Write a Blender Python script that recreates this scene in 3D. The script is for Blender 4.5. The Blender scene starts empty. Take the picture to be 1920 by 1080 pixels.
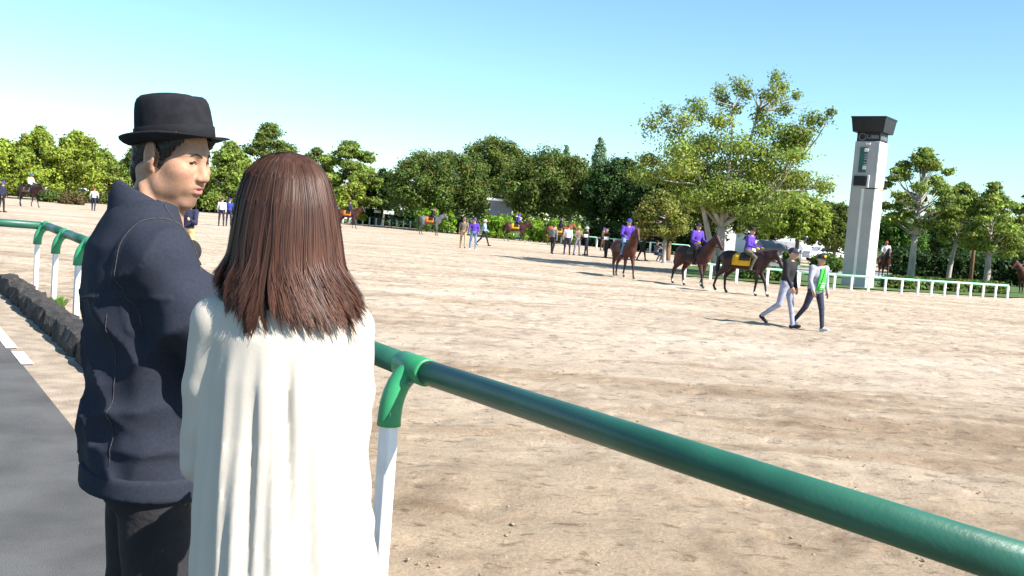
import bpy, math, random
import numpy as np
from mathutils import Vector, Matrix

# ------------------------------------------------------------------ camera, sky, sun, exposure
scn = bpy.context.scene
COL = scn.collection
CAM = Vector((0.0, 0.0, 1.55))
FPX, ROLL, PITCH = 1850.0, math.radians(4.5), math.radians(3.98)
cam_d = bpy.data.cameras.new('camera')
cam = bpy.data.objects.new('camera', cam_d)
COL.objects.link(cam)
scn.camera = cam
cam_d.sensor_width = 36.0
cam_d.lens = 36.0 * FPX / 1920.0
cam_d.clip_start = 0.05
cam_d.clip_end = 4000.0
CROT = (Matrix.Rotation(math.pi / 2 - PITCH, 3, 'X') @ Matrix.Rotation(ROLL, 3, 'Z'))
cam.matrix_world = Matrix.Translation(CAM) @ CROT.to_4x4()

SUN_EL = math.radians(42)
SH = Vector((-0.857, 0.515))                      # where shadows fall on the ground
SUN_DIR = Vector((-SH.x * math.cos(SUN_EL), -SH.y * math.cos(SUN_EL), math.sin(SUN_EL)))
world = bpy.data.worlds.new('World')
scn.world = world
world.use_nodes = True
wn = world.node_tree
bg = wn.nodes['Background']
sky = wn.nodes.new('ShaderNodeTexSky')
sky.sky_type = 'NISHITA'
sky.sun_disc = False
sky.sun_elevation = SUN_EL
sky.sun_rotation = math.atan2(SUN_DIR.x, SUN_DIR.y)
sky.altitude = 100
sky.air_density = 1.0
sky.dust_density = 0.15
sky.ozone_density = 1.0
tint = wn.nodes.new('ShaderNodeMix')
tint.data_type = 'RGBA'
tint.blend_type = 'MULTIPLY'
tint.inputs[0].default_value = 1.0
tint.inputs[7].default_value = (0.83, 1.08, 1.16, 1)
wn.links.new(sky.outputs[0], tint.inputs[6])
wn.links.new(tint.outputs[2], bg.inputs[0])
bg.inputs[1].default_value = 0.08

sun_d = bpy.data.lights.new('sun', 'SUN')
sun_d.energy = 5.0
sun_d.angle = math.radians(0.53)
sun_d.color = (1.0, 0.955, 0.88)
sun = bpy.data.objects.new('sun', sun_d)
COL.objects.link(sun)
sun.location = (30, -20, 40)
sun.rotation_euler = SUN_DIR.to_track_quat('Z', 'Y').to_euler()

scn.view_settings.view_transform = 'Standard'
scn.view_settings.look = 'None'
scn.view_settings.gamma = 1.0
scn.view_settings.use_curve_mapping = False
scn.view_settings.exposure = 1.2
scn.render.engine = 'CYCLES'
scn.cycles.use_denoising = True
scn.cycles.max_bounces = 6
scn.cycles.transparent_max_bounces = 6

# ------------------------------------------------------------------ helpers
SAND = -0.25                                       # arena surface, below the pavement (z = 0)
rng = np.random.default_rng(7)
random.seed(7)


def ray(px, py):
    return CROT @ Vector((px - 960.0, 540.0 - py, -FPX))


def G(px, py, z=SAND):
    d = ray(px, py)
    t = (z - CAM.z) / d.z
    return CAM + d * t


def AT(px, py, depth):
    d = ray(px, py)
    return CAM + d * (depth / d.y)


def ground_at(px, depth, z=SAND):
    """ground point seen at column px (of the ground itself) at a world depth"""
    py = 500.0
    for _ in range(6):
        p = AT(px, py, depth)
        py += (p.z - z) * FPX / depth
    p = AT(px, py, depth)
    return Vector((p.x, p.y, z))


def link(o, parent=None):
    COL.objects.link(o)
    if parent is not None:
        o.parent = parent
    return o


def tag(o, label=None, cat=None, group=None, kind=None):
    if label:
        o['label'] = label
    if cat:
        o['category'] = cat
    if group:
        o['group'] = group
    if kind:
        o['kind'] = kind
    return o


def empty(name, loc=(0, 0, 0), rz=0.0, label=None, cat=None, group=None):
    o = bpy.data.objects.new(name, None)
    o.empty_display_size = 0.2
    link(o)
    o.location = loc
    o.rotation_euler = (0, 0, rz)
    tag(o, label, cat, group)
    return o


def mesh_np(name, V, F, mats, parent=None, smooth=True, midx=None, tint=None):
    """one mesh object from arrays; F is (n,4) or (n,3) or a list of index lists"""
    me = bpy.data.meshes.new(name)
    V = np.asarray(V, dtype=np.float32).reshape(-1, 3)
    if isinstance(F, np.ndarray):
        n, k = F.shape
        me.vertices.add(len(V))
        me.vertices.foreach_set('co', V.ravel())
        me.loops.add(n * k)
        me.loops.foreach_set('vertex_index', F.astype(np.int32).ravel())
        me.polygons.add(n)
        me.polygons.foreach_set('loop_start', np.arange(0, n * k, k, dtype=np.int32))
        me.polygons.foreach_set('loop_total', np.full(n, k, dtype=np.int32))
        me.update(calc_edges=True)
    else:
        me.from_pydata([tuple(map(float, v)) for v in V], [], F)
    np_ = len(me.polygons)
    if not isinstance(mats, (list, tuple)):
        mats = [mats]
    for m in mats:
        me.materials.append(m)
    if smooth:
        me.polygons.foreach_set('use_smooth', np.ones(np_, dtype=bool))
    if midx is not None:
        me.polygons.foreach_set('material_index', np.asarray(midx, dtype=np.int32))
    if tint is not None:
        a = me.attributes.new('tint', 'FLOAT_COLOR', 'POINT')
        t = np.asarray(tint, dtype=np.float32)
        if t.shape[1] == 3:
            t = np.concatenate([t, np.ones((len(t), 1), np.float32)], 1)
        a.data.foreach_set('color', t.ravel())
    me.validate()
    me.update()
    o = bpy.data.objects.new(name, me)
    return link(o, parent)


class MB:
    """collects simple shapes into one mesh"""

    def __init__(self):
        self.v, self.f = [], []

    def add(self, V, F):
        b = len(self.v)
        self.v += [tuple(map(float, x)) for x in V]
        self.f += [[i + b for i in f] for f in F]
        return self

    def box(self, lo, hi, bev=0.0, M=None):
        (x0, y0, z0), (x1, y1, z1) = lo, hi
        if bev <= 0:
            V = [(x0, y0, z0), (x1, y0, z0), (x1, y1, z0), (x0, y1, z0), (x0, y0, z1), (x1, y0, z1), (x1, y1, z1), (x0, y1, z1)]
            F = [[3, 2, 1, 0], [4, 5, 6, 7], [0, 1, 5, 4], [1, 2, 6, 5], [2, 3, 7, 6], [3, 0, 4, 7]]
        else:
            b = bev
            V = []
            for z, i in ((z0, b), (z0 + b, 0), (z1 - b, 0), (z1, b)):
                for (cx, cy, sx, sy) in ((x0, y0, 1, 1), (x1, y0, -1, 1), (x1, y1, -1, -1), (x0, y1, 1, -1)):
                    first = (cx + sx * (i + b), cy + sy * i)
                    second = (cx + sx * i, cy + sy * (i + b))
                    pr = (second, first) if (sx * sy > 0) else (first, second)
                    V += [(p[0], p[1], z) for p in pr]
            F = [list(range(7, -1, -1)), list(range(24, 32))]
            for L in range(3):
                for k in range(8):
                    F.append([L * 8 + k, L * 8 + (k + 1) % 8, (L + 1) * 8 + (k + 1) % 8, (L + 1) * 8 + k])
        if M is not None:
            V = [tuple(M @ Vector(v)) for v in V]
        return self.add(V, F)

    def tube(self, pts, rad, n=8, caps=True):
        pts = [Vector(p) for p in pts]
        if not hasattr(rad, '__len__'):
            rad = [rad] * len(pts)
        V, F = [], []
        up = None
        for i, p in enumerate(pts):
            t = (pts[min(i + 1, len(pts) - 1)] - pts[max(i - 1, 0)])
            t = t.normalized() if t.length > 1e-9 else Vector((0, 0, 1))
            if up is None:
                up = Vector((0, 0, 1)) if abs(t.z) < 0.9 else Vector((1, 0, 0))
            a = up - t * up.dot(t)
            if a.length < 1e-6:
                a = Vector((1, 0, 0)) - t * t.x
            a.normalize()
            b = t.cross(a)
            up = a
            for k in range(n):
                an = 2 * math.pi * k / n
                V.append(tuple(p + (a * math.cos(an) + b * math.sin(an)) * rad[i]))
        for i in range(len(pts) - 1):
            for k in range(n):
                F.append([i * n + k, i * n + (k + 1) % n, (i + 1) * n + (k + 1) % n, (i + 1) * n + k])
        if caps:
            F.append(list(range(n - 1, -1, -1)))
            F.append([(len(pts) - 1) * n + k for k in range(n)])
        return self.add(V, F)

    def build(self, name, m, parent=None, smooth=False):
        return mesh_np(name, self.v, self.f, m, parent, smooth)


# ------------------------------------------------------------------ materials
def mat(name, c, c2=None, scale=6.0, rough=0.7, bump=0.0, bscale=None, detail=4.0, stretch=None, metal=0.0, spec=0.4, trans=0.0, attr=False, lo=0.35, hi=0.65):
    m = bpy.data.materials.new(name)
    m.use_nodes = True
    nt = m.node_tree
    N, L = nt.nodes, nt.links
    b = N['Principled BSDF']
    b.inputs['Roughness'].default_value = rough
    b.inputs['Metallic'].default_value = metal
    b.inputs['Specular IOR Level'].default_value = spec
    co = N.new('ShaderNodeTexCoord')
    src = co.outputs['Object']
    if stretch:
        mp = N.new('ShaderNodeMapping')
        mp.inputs['Scale'].default_value = stretch[:3]
        if len(stretch) > 3:
            mp.inputs['Rotation'].default_value = (0, 0, stretch[3])
        L.new(src, mp.inputs[0])
        src = mp.outputs[0]
    if c2 is None:
        c2 = tuple(x * 0.75 for x in c)
    nz = N.new('ShaderNodeTexNoise')
    nz.inputs['Scale'].default_value = scale
    nz.inputs['Detail'].default_value = detail
    L.new(src, nz.inputs['Vector'])
    rp = N.new('ShaderNodeValToRGB')
    rp.color_ramp.elements[0].position = lo
    rp.color_ramp.elements[1].position = hi
    rp.color_ramp.elements[0].color = (*c2, 1)
    rp.color_ramp.elements[1].color = (*c, 1)
    L.new(nz.outputs['Fac'], rp.inputs[0])
    out = rp.outputs[0]
    if attr:
        at = N.new('ShaderNodeAttribute')
        at.attribute_name = 'tint'
        mx = N.new('ShaderNodeMix')
        mx.data_type = 'RGBA'
        mx.blend_type = 'MULTIPLY'
        mx.inputs[0].default_value = 1.0
        L.new(out, mx.inputs[6])
        L.new(at.outputs['Color'], mx.inputs[7])
        out = mx.outputs[2]
    L.new(out, b.inputs['Base Color'])
    if bump > 0:
        n2 = N.new('ShaderNodeTexNoise')
        n2.inputs['Scale'].default_value = bscale or scale * 4
        n2.inputs['Detail'].default_value = 5
        L.new(src, n2.inputs['Vector'])
        bp = N.new('ShaderNodeBump')
        bp.inputs['Strength'].default_value = bump
        bp.inputs['Distance'].default_value = 0.02
        L.new(n2.outputs['Fac'], bp.inputs['Height'])
        L.new(bp.outputs[0], b.inputs['Normal'])
    if trans > 0:
        tr = N.new('ShaderNodeBsdfTranslucent')
        L.new(out, tr.inputs['Color'])
        ms = N.new('ShaderNodeMixShader')
        ms.inputs[0].default_value = trans
        L.new(b.outputs[0], ms.inputs[1])
        L.new(tr.outputs[0], ms.inputs[2])
        L.new(ms.outputs[0], N['Material Output'].inputs['Surface'])
    return m


M = {}
M['green_rail'] = mat('green_rail_plastic', (0.015, 0.082, 0.055), (0.022, 0.115, 0.074), 3, 0.40, 0.08, 60)
M['green_bracket'] = mat('green_bracket_plastic', (0.040, 0.30, 0.125), (0.028, 0.22, 0.09), 5, 0.4, 0.06, 60)
M['pale_green_rail'] = mat('pale_green_rail', (0.42, 0.72, 0.55), (0.25, 0.6, 0.42), 2.0, 0.4)
M['bolt'] = mat('galvanised_bolt', (0.35, 0.36, 0.36), (.2, .2, .2), 60, .45, metal=.7)
M['white_post'] = mat('white_post_plastic', (0.82, 0.82, 0.83), (0.68, 0.69, 0.70), 5, 0.45, 0.05, 40)
M['asphalt'] = mat('asphalt', (0.115, 0.111, 0.108), (0.075, 0.072, 0.07), 2.2, 0.9, 0.6, 180, 10)
M['line_paint'] = mat('worn_line_paint', (0.74, 0.74, 0.72), (0.30, 0.29, 0.28), 22, 0.8, 0.2, 120, 10, lo=.30, hi=.50)
M['verge'] = mat('sandy_verge', (0.42, 0.34, 0.255), (0.27, 0.21, 0.155), 5, 0.95, 0.7, 90, 9)
M['kerb'] = mat('rough_dark_stone', (0.06, 0.052, 0.046), (0.022, 0.019, 0.018), 16, 0.9, 1.0, 45, 8)
M['grass'] = mat('grass_ground', (0.085, 0.14, 0.03), (0.045, 0.085, 0.018), 3, 0.9, 0.6, 60, 8)
M['earth'] = mat('shaded_earth', (0.11, 0.115, 0.05), (0.06, 0.075, 0.028), 0.4, 0.95, 0.4, 8, 8)
M['road'] = mat('pale_road', (0.33, 0.32, 0.31), (0.26, 0.25, 0.24), 1.5, 0.9, 0.3, 40)
M['bark'] = mat('grey_bark', (0.25, 0.21, 0.17), (0.12, 0.095, 0.075), 5, 0.9, 0.7, 30, 6, (1, 1, 0.35))
M['bark_dark'] = mat('dark_bark', (0.10, 0.08, 0.06), (0.05, 0.04, 0.03), 5, 0.9, 0.7, 30, 6, (1, 1, 0.35))
M['bark_pale'] = mat('pale_bark', (0.44, 0.40, 0.35), (0.24, 0.21, 0.18), 3.5, 0.85, 0.6, 30, 6, (1, 1, 0.3))
M['leaf'] = mat('leaf', (1.0, 1.0, 1.0), (0.85, 0.85, 0.85), 1.2, 0.55, 0, None, 3, None, 0, 0.25, 0.38, True)
M['white_paint'] = mat('white_paint', (0.8, 0.8, 0.8), (0.72, 0.72, 0.71), 3, 0.6, 0.05, 30)
M['grey_paint'] = mat('grey_paint', (0.44, 0.43, 0.45), (0.38, 0.375, 0.39), 1.2, 0.6, 0.1, 30)
M['black_paint'] = mat('black_paint', (0.016, 0.015, 0.02), (0.010, 0.010, 0.014), 3, 0.45)
M['teal_panel'] = mat('teal_panel', (0.03, 0.13, 0.13), (0.02, 0.09, 0.10), 6, 0.35)
M['orange_lamp'] = mat('orange_plastic', (0.75, 0.33, 0.08), None, 6, 0.4)
M['grey_mark'] = mat('grey_lettering', (0.22, 0.22, 0.24), (0.15, 0.15, 0.17), 20, 0.6)
M['concrete'] = mat('grey_wall', (0.27, 0.27, 0.29), (0.21, 0.21, 0.23), 1, 0.85, 0.2, 20)
M['glass'] = mat('dark_glass', (0.02, 0.025, 0.03), None, 3, 0.1)
M['wood'] = mat('brown_wood', (0.22, 0.13, 0.075), (0.14, 0.08, 0.045), 4, 0.8, 0.4, 30, 5, (1, 1, 0.2))


# arena sand: trampled, in lanes, with damp clods
def sand_material():
    m = bpy.data.materials.new('arena_sand')
    m.use_nodes = True
    nt = m.node_tree
    N, L = nt.nodes, nt.links
    b = N['Principled BSDF']
    b.inputs['Roughness'].default_value = 0.95
    b.inputs['Specular IOR Level'].default_value = 0.15
    co = N.new('ShaderNodeTexCoord')

    def noise(scale, detail, vec, rough=0.6):
        n = N.new('ShaderNodeTexNoise')
        n.inputs['Scale'].default_value = scale
        n.inputs['Detail'].default_value = detail
        n.inputs['Roughness'].default_value = rough
        L.new(vec, n.inputs['Vector'])
        return n.outputs['Fac']

    def ramp(fac, stops):
        r = N.new('ShaderNodeValToRGB')
        el = r.color_ramp.elements
        el[0].position, el[0].color = stops[0][0], (*stops[0][1], 1)
        el[1].position, el[1].color = stops[-1][0], (*stops[-1][1], 1)
        for p, c in stops[1:-1]:
            e = el.new(p)
            e.color = (*c, 1)
        L.new(fac, r.inputs[0])
        return r.outputs[0]

    def mul(a, c, f=1.0):
        x = N.new('ShaderNodeMix')
        x.data_type = 'RGBA'
        x.blend_type = 'MULTIPLY'
        x.inputs[0].default_value = f
        L.new(a, x.inputs[6])
        L.new(c, x.inputs[7])
        return x.outputs[2]
    mp = N.new('ShaderNodeMapping')
    mp.inputs['Scale'].default_value = (0.16, 1.0, 1.0)
    mp.inputs['Rotation'].default_value = (0, 0, math.radians(-4))
    L.new(co.outputs['Object'], mp.inputs[0])
    base = ramp(noise(0.35, 6, mp.outputs[0]), [(0.30, (0.40, 0.31, 0.23)), (0.50, (0.50, 0.405, 0.31)), (0.70, (0.58, 0.485, 0.385))])
    med = ramp(noise(1.7, 8, co.outputs['Object'], 0.7), [(0.30, (0.66, 0.63, 0.60)), (0.5, (1, 1, 1)), (0.75, (1.14, 1.14, 1.14))])
    mp2 = N.new('ShaderNodeMapping')
    mp2.inputs['Scale'].default_value = (0.6, 1.0, 1.0)
    L.new(co.outputs['Object'], mp2.inputs[0])
    dark = ramp(noise(8.5, 6, mp2.outputs[0], 0.68), [(0.57, (1, 1, 1)), (0.64, (0.56, 0.51, 0.46)), (0.9, (0.42, 0.37, 0.33))])
    mp3 = N.new('ShaderNodeMapping')
    mp3.inputs['Scale'].default_value = (0.075, 1.0, 1.0)
    mp3.inputs['Rotation'].default_value = (0, 0, math.radians(-3))
    L.new(co.outputs['Object'], mp3.inputs[0])
    streak = ramp(noise(1.5, 7, mp3.outputs[0], 0.62), [(0.40, (0.74, 0.67, 0.59)), (0.50, (1, 1, 1)), (0.65, (1.06, 1.06, 1.06))])
    fine = ramp(noise(40, 4, co.outputs['Object'], 0.75), [(0.3, (0.75, 0.73, 0.7)), (0.6, (1.05, 1.05, 1.05))])
    col = mul(mul(mul(mul(base, med), dark, 0.85), fine), streak, 0.7)
    # the strip along the near rail is the most trampled and dampest
    sp = N.new('ShaderNodeSeparateXYZ')
    L.new(co.outputs['Object'], sp.inputs[0])
    ad = N.new('ShaderNodeMath')
    ad.operation = 'MULTIPLY_ADD'
    L.new(noise(0.5, 5, co.outputs['Object']), ad.inputs[0])
    ad.inputs[1].default_value = 7.0
    L.new(sp.outputs['Y'], ad.inputs[2])
    mr = N.new('ShaderNodeMapRange')
    mr.inputs['From Min'].default_value = 6.0
    mr.inputs['From Max'].default_value = 17.0
    L.new(ad.outputs[0], mr.inputs['Value'])
    col = mul(col, ramp(mr.outputs[0], [(0.0, (0.86, 0.79, 0.69)), (1.0, (1, 1, 1))]))
    L.new(col, b.inputs['Base Color'])
    bp = N.new('ShaderNodeBump')
    bp.inputs['Strength'].default_value = 1.0
    bp.inputs['Distance'].default_value = 0.04
    vo = N.new('ShaderNodeTexVoronoi')
    vo.feature = 'SMOOTH_F1'
    vo.inputs['Scale'].default_value = 3.2
    L.new(co.outputs['Object'], vo.inputs['Vector'])
    pit = N.new('ShaderNodeMapRange')
    pit.inputs['From Min'].default_value = 0.08
    pit.inputs['From Max'].default_value = 0.34
    L.new(vo.outputs['Distance'], pit.inputs['Value'])
    hs = N.new('ShaderNodeMath')
    hs.operation = 'ADD'
    L.new(noise(16, 9, co.outputs['Object'], 0.8), hs.inputs[0])
    L.new(pit.outputs[0], hs.inputs[1])
    L.new(hs.outputs[0], bp.inputs['Height'])
    L.new(bp.outputs[0], b.inputs['Normal'])
    return m


M['sand'] = sand_material()


# ------------------------------------------------------------------ value noise for shapes
def vnoise(P, scale, seed=0):
    """smooth value noise at points P (n,3), about -1..1"""
    r = np.random.default_rng(seed)
    T = r.random((32, 32, 32)).astype(np.float32) * 2 - 1
    Q = np.asarray(P, np.float32) * scale
    I = np.floor(Q).astype(int)
    f = Q - I
    f = f * f * (3 - 2 * f)
    out = 0
    for dx in (0, 1):
        for dy in (0, 1):
            for dz in (0, 1):
                w = (f[:, 0] if dx else 1 - f[:, 0]) * (f[:, 1] if dy else 1 - f[:, 1]) * (f[:, 2] if dz else 1 - f[:, 2])
                out = out + w * T[(I[:, 0] + dx) % 32, (I[:, 1] + dy) % 32, (I[:, 2] + dz) % 32]
    return out


# ================================================================== THE SETTING
# line of the near fence on the ground, and the direction along it
FU = Vector((0.552, -0.834, 0))
FN = Vector((0.834, 0.552, 0))                     # towards the arena
FU2, FN2 = Vector((0.60, -0.80, 0)), Vector((0.80, 0.60, 0))   # it bends a little at the near post
F0 = Vector((-0.55, 4.78, 0))                      # post seen beside the woman


def fl(t, off=0.0, z=0.0):
    u_, n_ = (FU, FN) if t < 0 else (FU2, FN2)
    p = F0 + u_ * t + n_ * off
    return Vector((p.x, p.y, z))


T_CORNER = -1.70 * 7
CORNER = fl(T_CORNER)
LU = Vector((-1.0, -0.10, 0)).normalized()         # the fence turns left here
LN = Vector((-0.10, 1.0, 0)).normalized()


def grid_sheet(name, xs, ys, z, m, amp=0.0, seed=0):
    X, Y = np.meshgrid(xs, ys, indexing='ij')
    P = np.stack([X.ravel(), Y.ravel(), np.full(X.size, z)], 1)
    if amp > 0:
        Q = P.copy()
        Q[:, 2] = 0
        d = np.clip(1.3 - P[:, 1] / 60.0, 0.15, 1)
        P[:, 2] += amp * d * (0.5 * vnoise(Q, 0.9, seed) + 0.55 * vnoise(Q, 2.7, seed + 1) + 0.45 * vnoise(Q, 6.3, seed + 2))
    nx, ny = len(xs), len(ys)
    i = np.arange(nx * ny).reshape(nx, ny)
    F = np.stack([i[:-1, :-1].ravel(), i[1:, :-1].ravel(), i[1:, 1:].ravel(), i[:-1, 1:].ravel()], 1)
    return mesh_np(name, P, F, m)


def poly_sheet(name, pts, z, m, parent=None):
    V = [(p[0], p[1], z) for p in pts]
    a = sum(V[i][0] * V[(i + 1) % len(V)][1] - V[(i + 1) % len(V)][0] * V[i][1] for i in range(len(V)))
    idx = list(range(len(V)))
    if a < 0:
        idx.reverse()
    return mesh_np(name, V, [idx], m, parent, False)


# terrain to the horizon
ground = grid_sheet('ground', np.array([-1500, -300, -80, 0, 80, 300, 1500.0]), np.array([-200, 0, 60, 120, 300, 700, 2500.0]), SAND - 0.12, M['earth'])
tag(ground, kind='structure')
# the arena of sand; cells are small where the eye is near
xs = np.concatenate([np.arange(-120, -12, 4.0), np.arange(-12, 20, 0.125), np.arange(20, 130, 4.0)])
ys = np.concatenate([np.arange(1.5, 30, 0.125), np.arange(30, 62, 0.5), np.arange(62, 112, 3.0)])
sand = grid_sheet('sand_arena', xs, ys, SAND, M['sand'], 0.042, 3)
tag(sand, kind='structure')

# the paved side: asphalt, a sandy verge and the stone kerb
A = [fl(30, -0.98), fl(T_CORNER - 0.3, -0.98), CORNER + LU * 1.1 - FN * 0 - LN * 0.95]
asph = poly_sheet('pavement', [fl(14, -1.02), fl(0, -1.02), fl(T_CORNER + 1.0, -1.02), fl(T_CORNER + 1.0, -1.02) + LU * 40, fl(14, -1.02) + LU * 40], 0.0, M['asphalt'])
tag(asph, kind='structure')
slab = MB()
c_in = fl(T_CORNER, -0.2) + LN * 0.25
ring = [fl(-.01, -.34), c_in, c_in + LU * 40, fl(14, -.6) + LU * 44]
ring = [fl(14, -.6)] + ring
V_ = [(p.x, p.y, -0.006) for p in ring] + [(p.x, p.y, -0.5) for p in ring]
slab.add(V_, [[0, 1, 2, 3, 4]] + [[i, i + 5, (i + 1) % 5 + 5, (i + 1) % 5] for i in range(5)])
verge = slab.build('verge', M['verge'])
tag(verge, kind='structure')
lines = MB()


def stripe(t0, t1, off, w):
    a, b, c, d = fl(t0, off - w), fl(t1, off - w), fl(t1, off + w), fl(t0, off + w)
    lines.add([(p.x, p.y, 0.005) for p in (a, b, c, d)], [[0, 1, 2, 3]])


stripe(T_CORNER + 1.0, -5.75, -1.0, 0.05)
stripe(-5.55, -4.85, -.98, 0.05)
ln = lines.build('painted_line', M['line_paint'])
tag(ln, kind='structure')

kerb = empty('kerb', fl(0, -0.42))
tag(kerb, kind='structure')
KERB_INV = Matrix.Translation(-fl(0, -0.42))


def kerb_stone(a, b, w, seed):
    """one rough stone from a to b on the ground"""
    r = np.random.default_rng(seed)
    d = (b - a)
    L_ = d.length
    u = d.normalized()
    nrm = Vector((-u.y, u.x, 0))
    n = 9
    V, F = [], []
    prof = [(-w, -0.05), (-w * 0.98, 0.10), (-w * 0.80, 0.19), (-w * 0.25, 0.215), (w * 0.35, 0.21), (w * 0.85, 0.18), (w, 0.08), (w, -0.3)]
    for i in range(n + 1):
        t = i / n
        e = 0.035 if i in (0, n) else 0.0
        for (o, z) in prof:
            o2 = o * (1 - e * 1.6) + r.normal(0, 0.014)
            z2 = z - e + (r.normal(0, 0.014) if z > 0 else 0)
            p = a + u * (t * L_) + nrm * o2
            V.append((p.x, p.y, z2))
    k = len(prof)
    for i in range(n):
        for j in range(k - 1):
            F.append([i * k + j, i * k + j + 1, (i + 1) * k + j + 1, (i + 1) * k + j][::-1])
    F.append(list(range(k)))
    F.append([n * k + j for j in range(k)][::-1])
    V = [tuple(KERB_INV @ Vector(v)) for v in V]
    return mesh_np('kerb_stone', V, F, M['kerb'], kerb, False)


t = T_CORNER + 0.35
sd = 100
while t < -1.6:
    ln_ = 1.15 + 0.35 * random.random()
    kerb_stone(fl(t, -0.42), fl(t + ln_ - 0.03, -0.42), 0.15, sd)
    t += ln_
    sd += 1
p = fl(T_CORNER + 0.1, -0.45)
for i in range(7):
    kerb_stone(p + LU * (0.15 + 1.3 * i), p + LU * (1.42 + 1.3 * i), 0.13, sd)
    sd += 1

# a little weed by the kerb
def weed(p, n, h, label):
    V, F, T = [], [], []
    for i in range(n):
        a = rng.random() * 6.28
        r0 = 0.06 * rng.random()
        b = Vector((p.x + r0 * math.cos(a), p.y + r0 * math.sin(a), p.z))
        tip = b + Vector((math.cos(a) * h * rng.uniform(.2, .9), math.sin(a) * h * rng.uniform(.2, .9), h * rng.uniform(.5, 1)))
        s = Vector((-math.sin(a), math.cos(a), 0)) * 0.009
        mid = b.lerp(tip, .55) + Vector((0, 0, h * .12))
        k = len(V)
        V += [tuple(b - s), tuple(b + s), tuple(mid + s * .9), tuple(mid - s * .9), tuple(tip)]
        F += [[k, k + 1, k + 2, k + 3], [k + 3, k + 2, k + 4]]
        c = rng.uniform(.8, 1.2)
        T += [(0.16 * c, 0.30 * c, 0.05 * c)] * 5
    o = mesh_np('weed', V, F, M['leaf'], None, False, None, np.array(T))
    return tag(o, label, 'weed')


weed(fl(-1.70 * 5.35, -0.1, 0.0), 70, 0.16, 'small green weed growing behind the dark stone kerb')

# ------------------------------------------------------------------ the near fence: green rail on white posts
fence = empty('rail_fence', fl(0), label='green tube rail on white posts running past the two people in front', cat='fence')
FINV = Matrix.Translation(-fl(0))
RAIL_R, RAIL_OFF = 0.060, 0.12


def RZ(t):
    return .777 + .125 * min(1.0, max(0.0, -t / 11.9))




def fmesh(mb, name, m, smooth=True):
    mb.v = [tuple(FINV @ Vector(v)) for v in mb.v]
    o = mb.build(name, m, fence, smooth)
    return o


ts = [1.70 * k for k in range(-7, 1)] + [3.4, 5.1]
for i in range(len(ts) - 1):
    a, b = ts[i], ts[i + 1]
    fmesh(MB().tube([fl(a + (.09 if a else .0), RAIL_OFF, RZ(a)), fl(b - .09, RAIL_OFF, RZ(b))], RAIL_R, 20), 'rail', M['green_rail'])
# corner and left leg
lc = fl(T_CORNER, RAIL_OFF, RZ(T_CORNER))
left_pts = [1.9, 3.8, 5.7]
prev = 0.09
for q in left_pts:
    fmesh(MB().tube([lc + LU * prev, lc + LU * (q - .05)], RAIL_R, 16), 'rail', M['green_rail'])
    prev = q + .05


def fence_post(foot, out, u, RAIL_Z):
    """a white post with a green elbow that carries the rail; out points to the arena, u along the rail"""
    top = Vector((foot.x, foot.y, RAIL_Z - 0.24))
    Mx = Matrix.Translation((foot.x, foot.y, 0)) @ Matrix(((u.x, out.x, 0, 0), (u.y, out.y, 0, 0), (0, 0, 1, 0), (0, 0, 0, 1)))
    fmesh(MB().box((-.052, -.03, -0.55), (.052, .03, RAIL_Z - 0.20), .008, Mx), 'post', M['white_post'], False)
    rc = Vector((foot.x, foot.y, RAIL_Z)) + out * (RAIL_OFF + 0.0)
    pts, rad = [], []
    for k in range(9):
        an = math.radians(k * 90 / 8)
        o = (RAIL_OFF) * (1 - math.cos(an)) - 0.0
        z = RAIL_Z - 0.25 + 0.235 * math.sin(an)
        pts.append(Vector((foot.x, foot.y, z)) + out * o)
        rad.append(0.058 - 0.002 * k / 8)
    fmesh(MB().tube([Vector((foot.x, foot.y, RAIL_Z - 0.28))] + pts, [0.060] + rad, 16), 'bracket', M['green_bracket'])
    fmesh(MB().tube([rc - u * .13, rc - u * .125, rc + u * .125, rc + u * .13], [RAIL_R + .002, RAIL_R + .009, RAIL_R + .009, RAIL_R + .002], 20), 'collar', M['green_bracket'])
    for k in (-.085, .085):
        c_ = rc + u * k - out * .045 - Vector((0, 0, .045))
        fmesh(MB().tube([c_, c_ - out * .022 - Vector((0, 0, .022))], .011, 6), 'bolt', M['bolt'], False)


for tt in ts:
    fence_post(fl(tt), FN if tt < 1 else FN2, FU if tt < 1 else FU2, RZ(tt))
for q in left_pts:
    fence_post(CORNER + LU * q + LN * (-0.0), LN, LU, RZ(T_CORNER))


# ------------------------------------------------------------------ far low fences
def low_fence(name, pts, spacing, h, label, rail_mat='pale_green_rail', w=0.05):
    pts = [Vector(p) for p in pts]
    root = empty(name, pts[0], label=label, cat='fence')
    inv = Matrix.Translation(-pts[0])
    total = 0
    post_me = None
    for a, b in zip(pts[:-1], pts[1:]):
        L_ = (b - a).length
        n = max(1, int(round(L_ / spacing)))
        for i in range(n + (1 if b is pts[-1] else 0)):
            p = inv @ a.lerp(b, i / n)
            if post_me is None:
                o = MB().box((-w, -w * .7, -0.1), (w, w * .7, h - 0.02), .012).build('post', M['white_post'], root)
                post_me = o.data
            else:
                o = link(bpy.data.objects.new('post', post_me), root)
            o.location = p
            o.rotation_euler = (0, 0, math.atan2((b - a).y, (b - a).x) + rng.normal(0, .03))
        MB().tube([inv @ a + Vector((0, 0, h)), inv @ b + Vector((0, 0, h))], 0.045, 8).build('rail', M[rail_mat], root, True)
    return root


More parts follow.
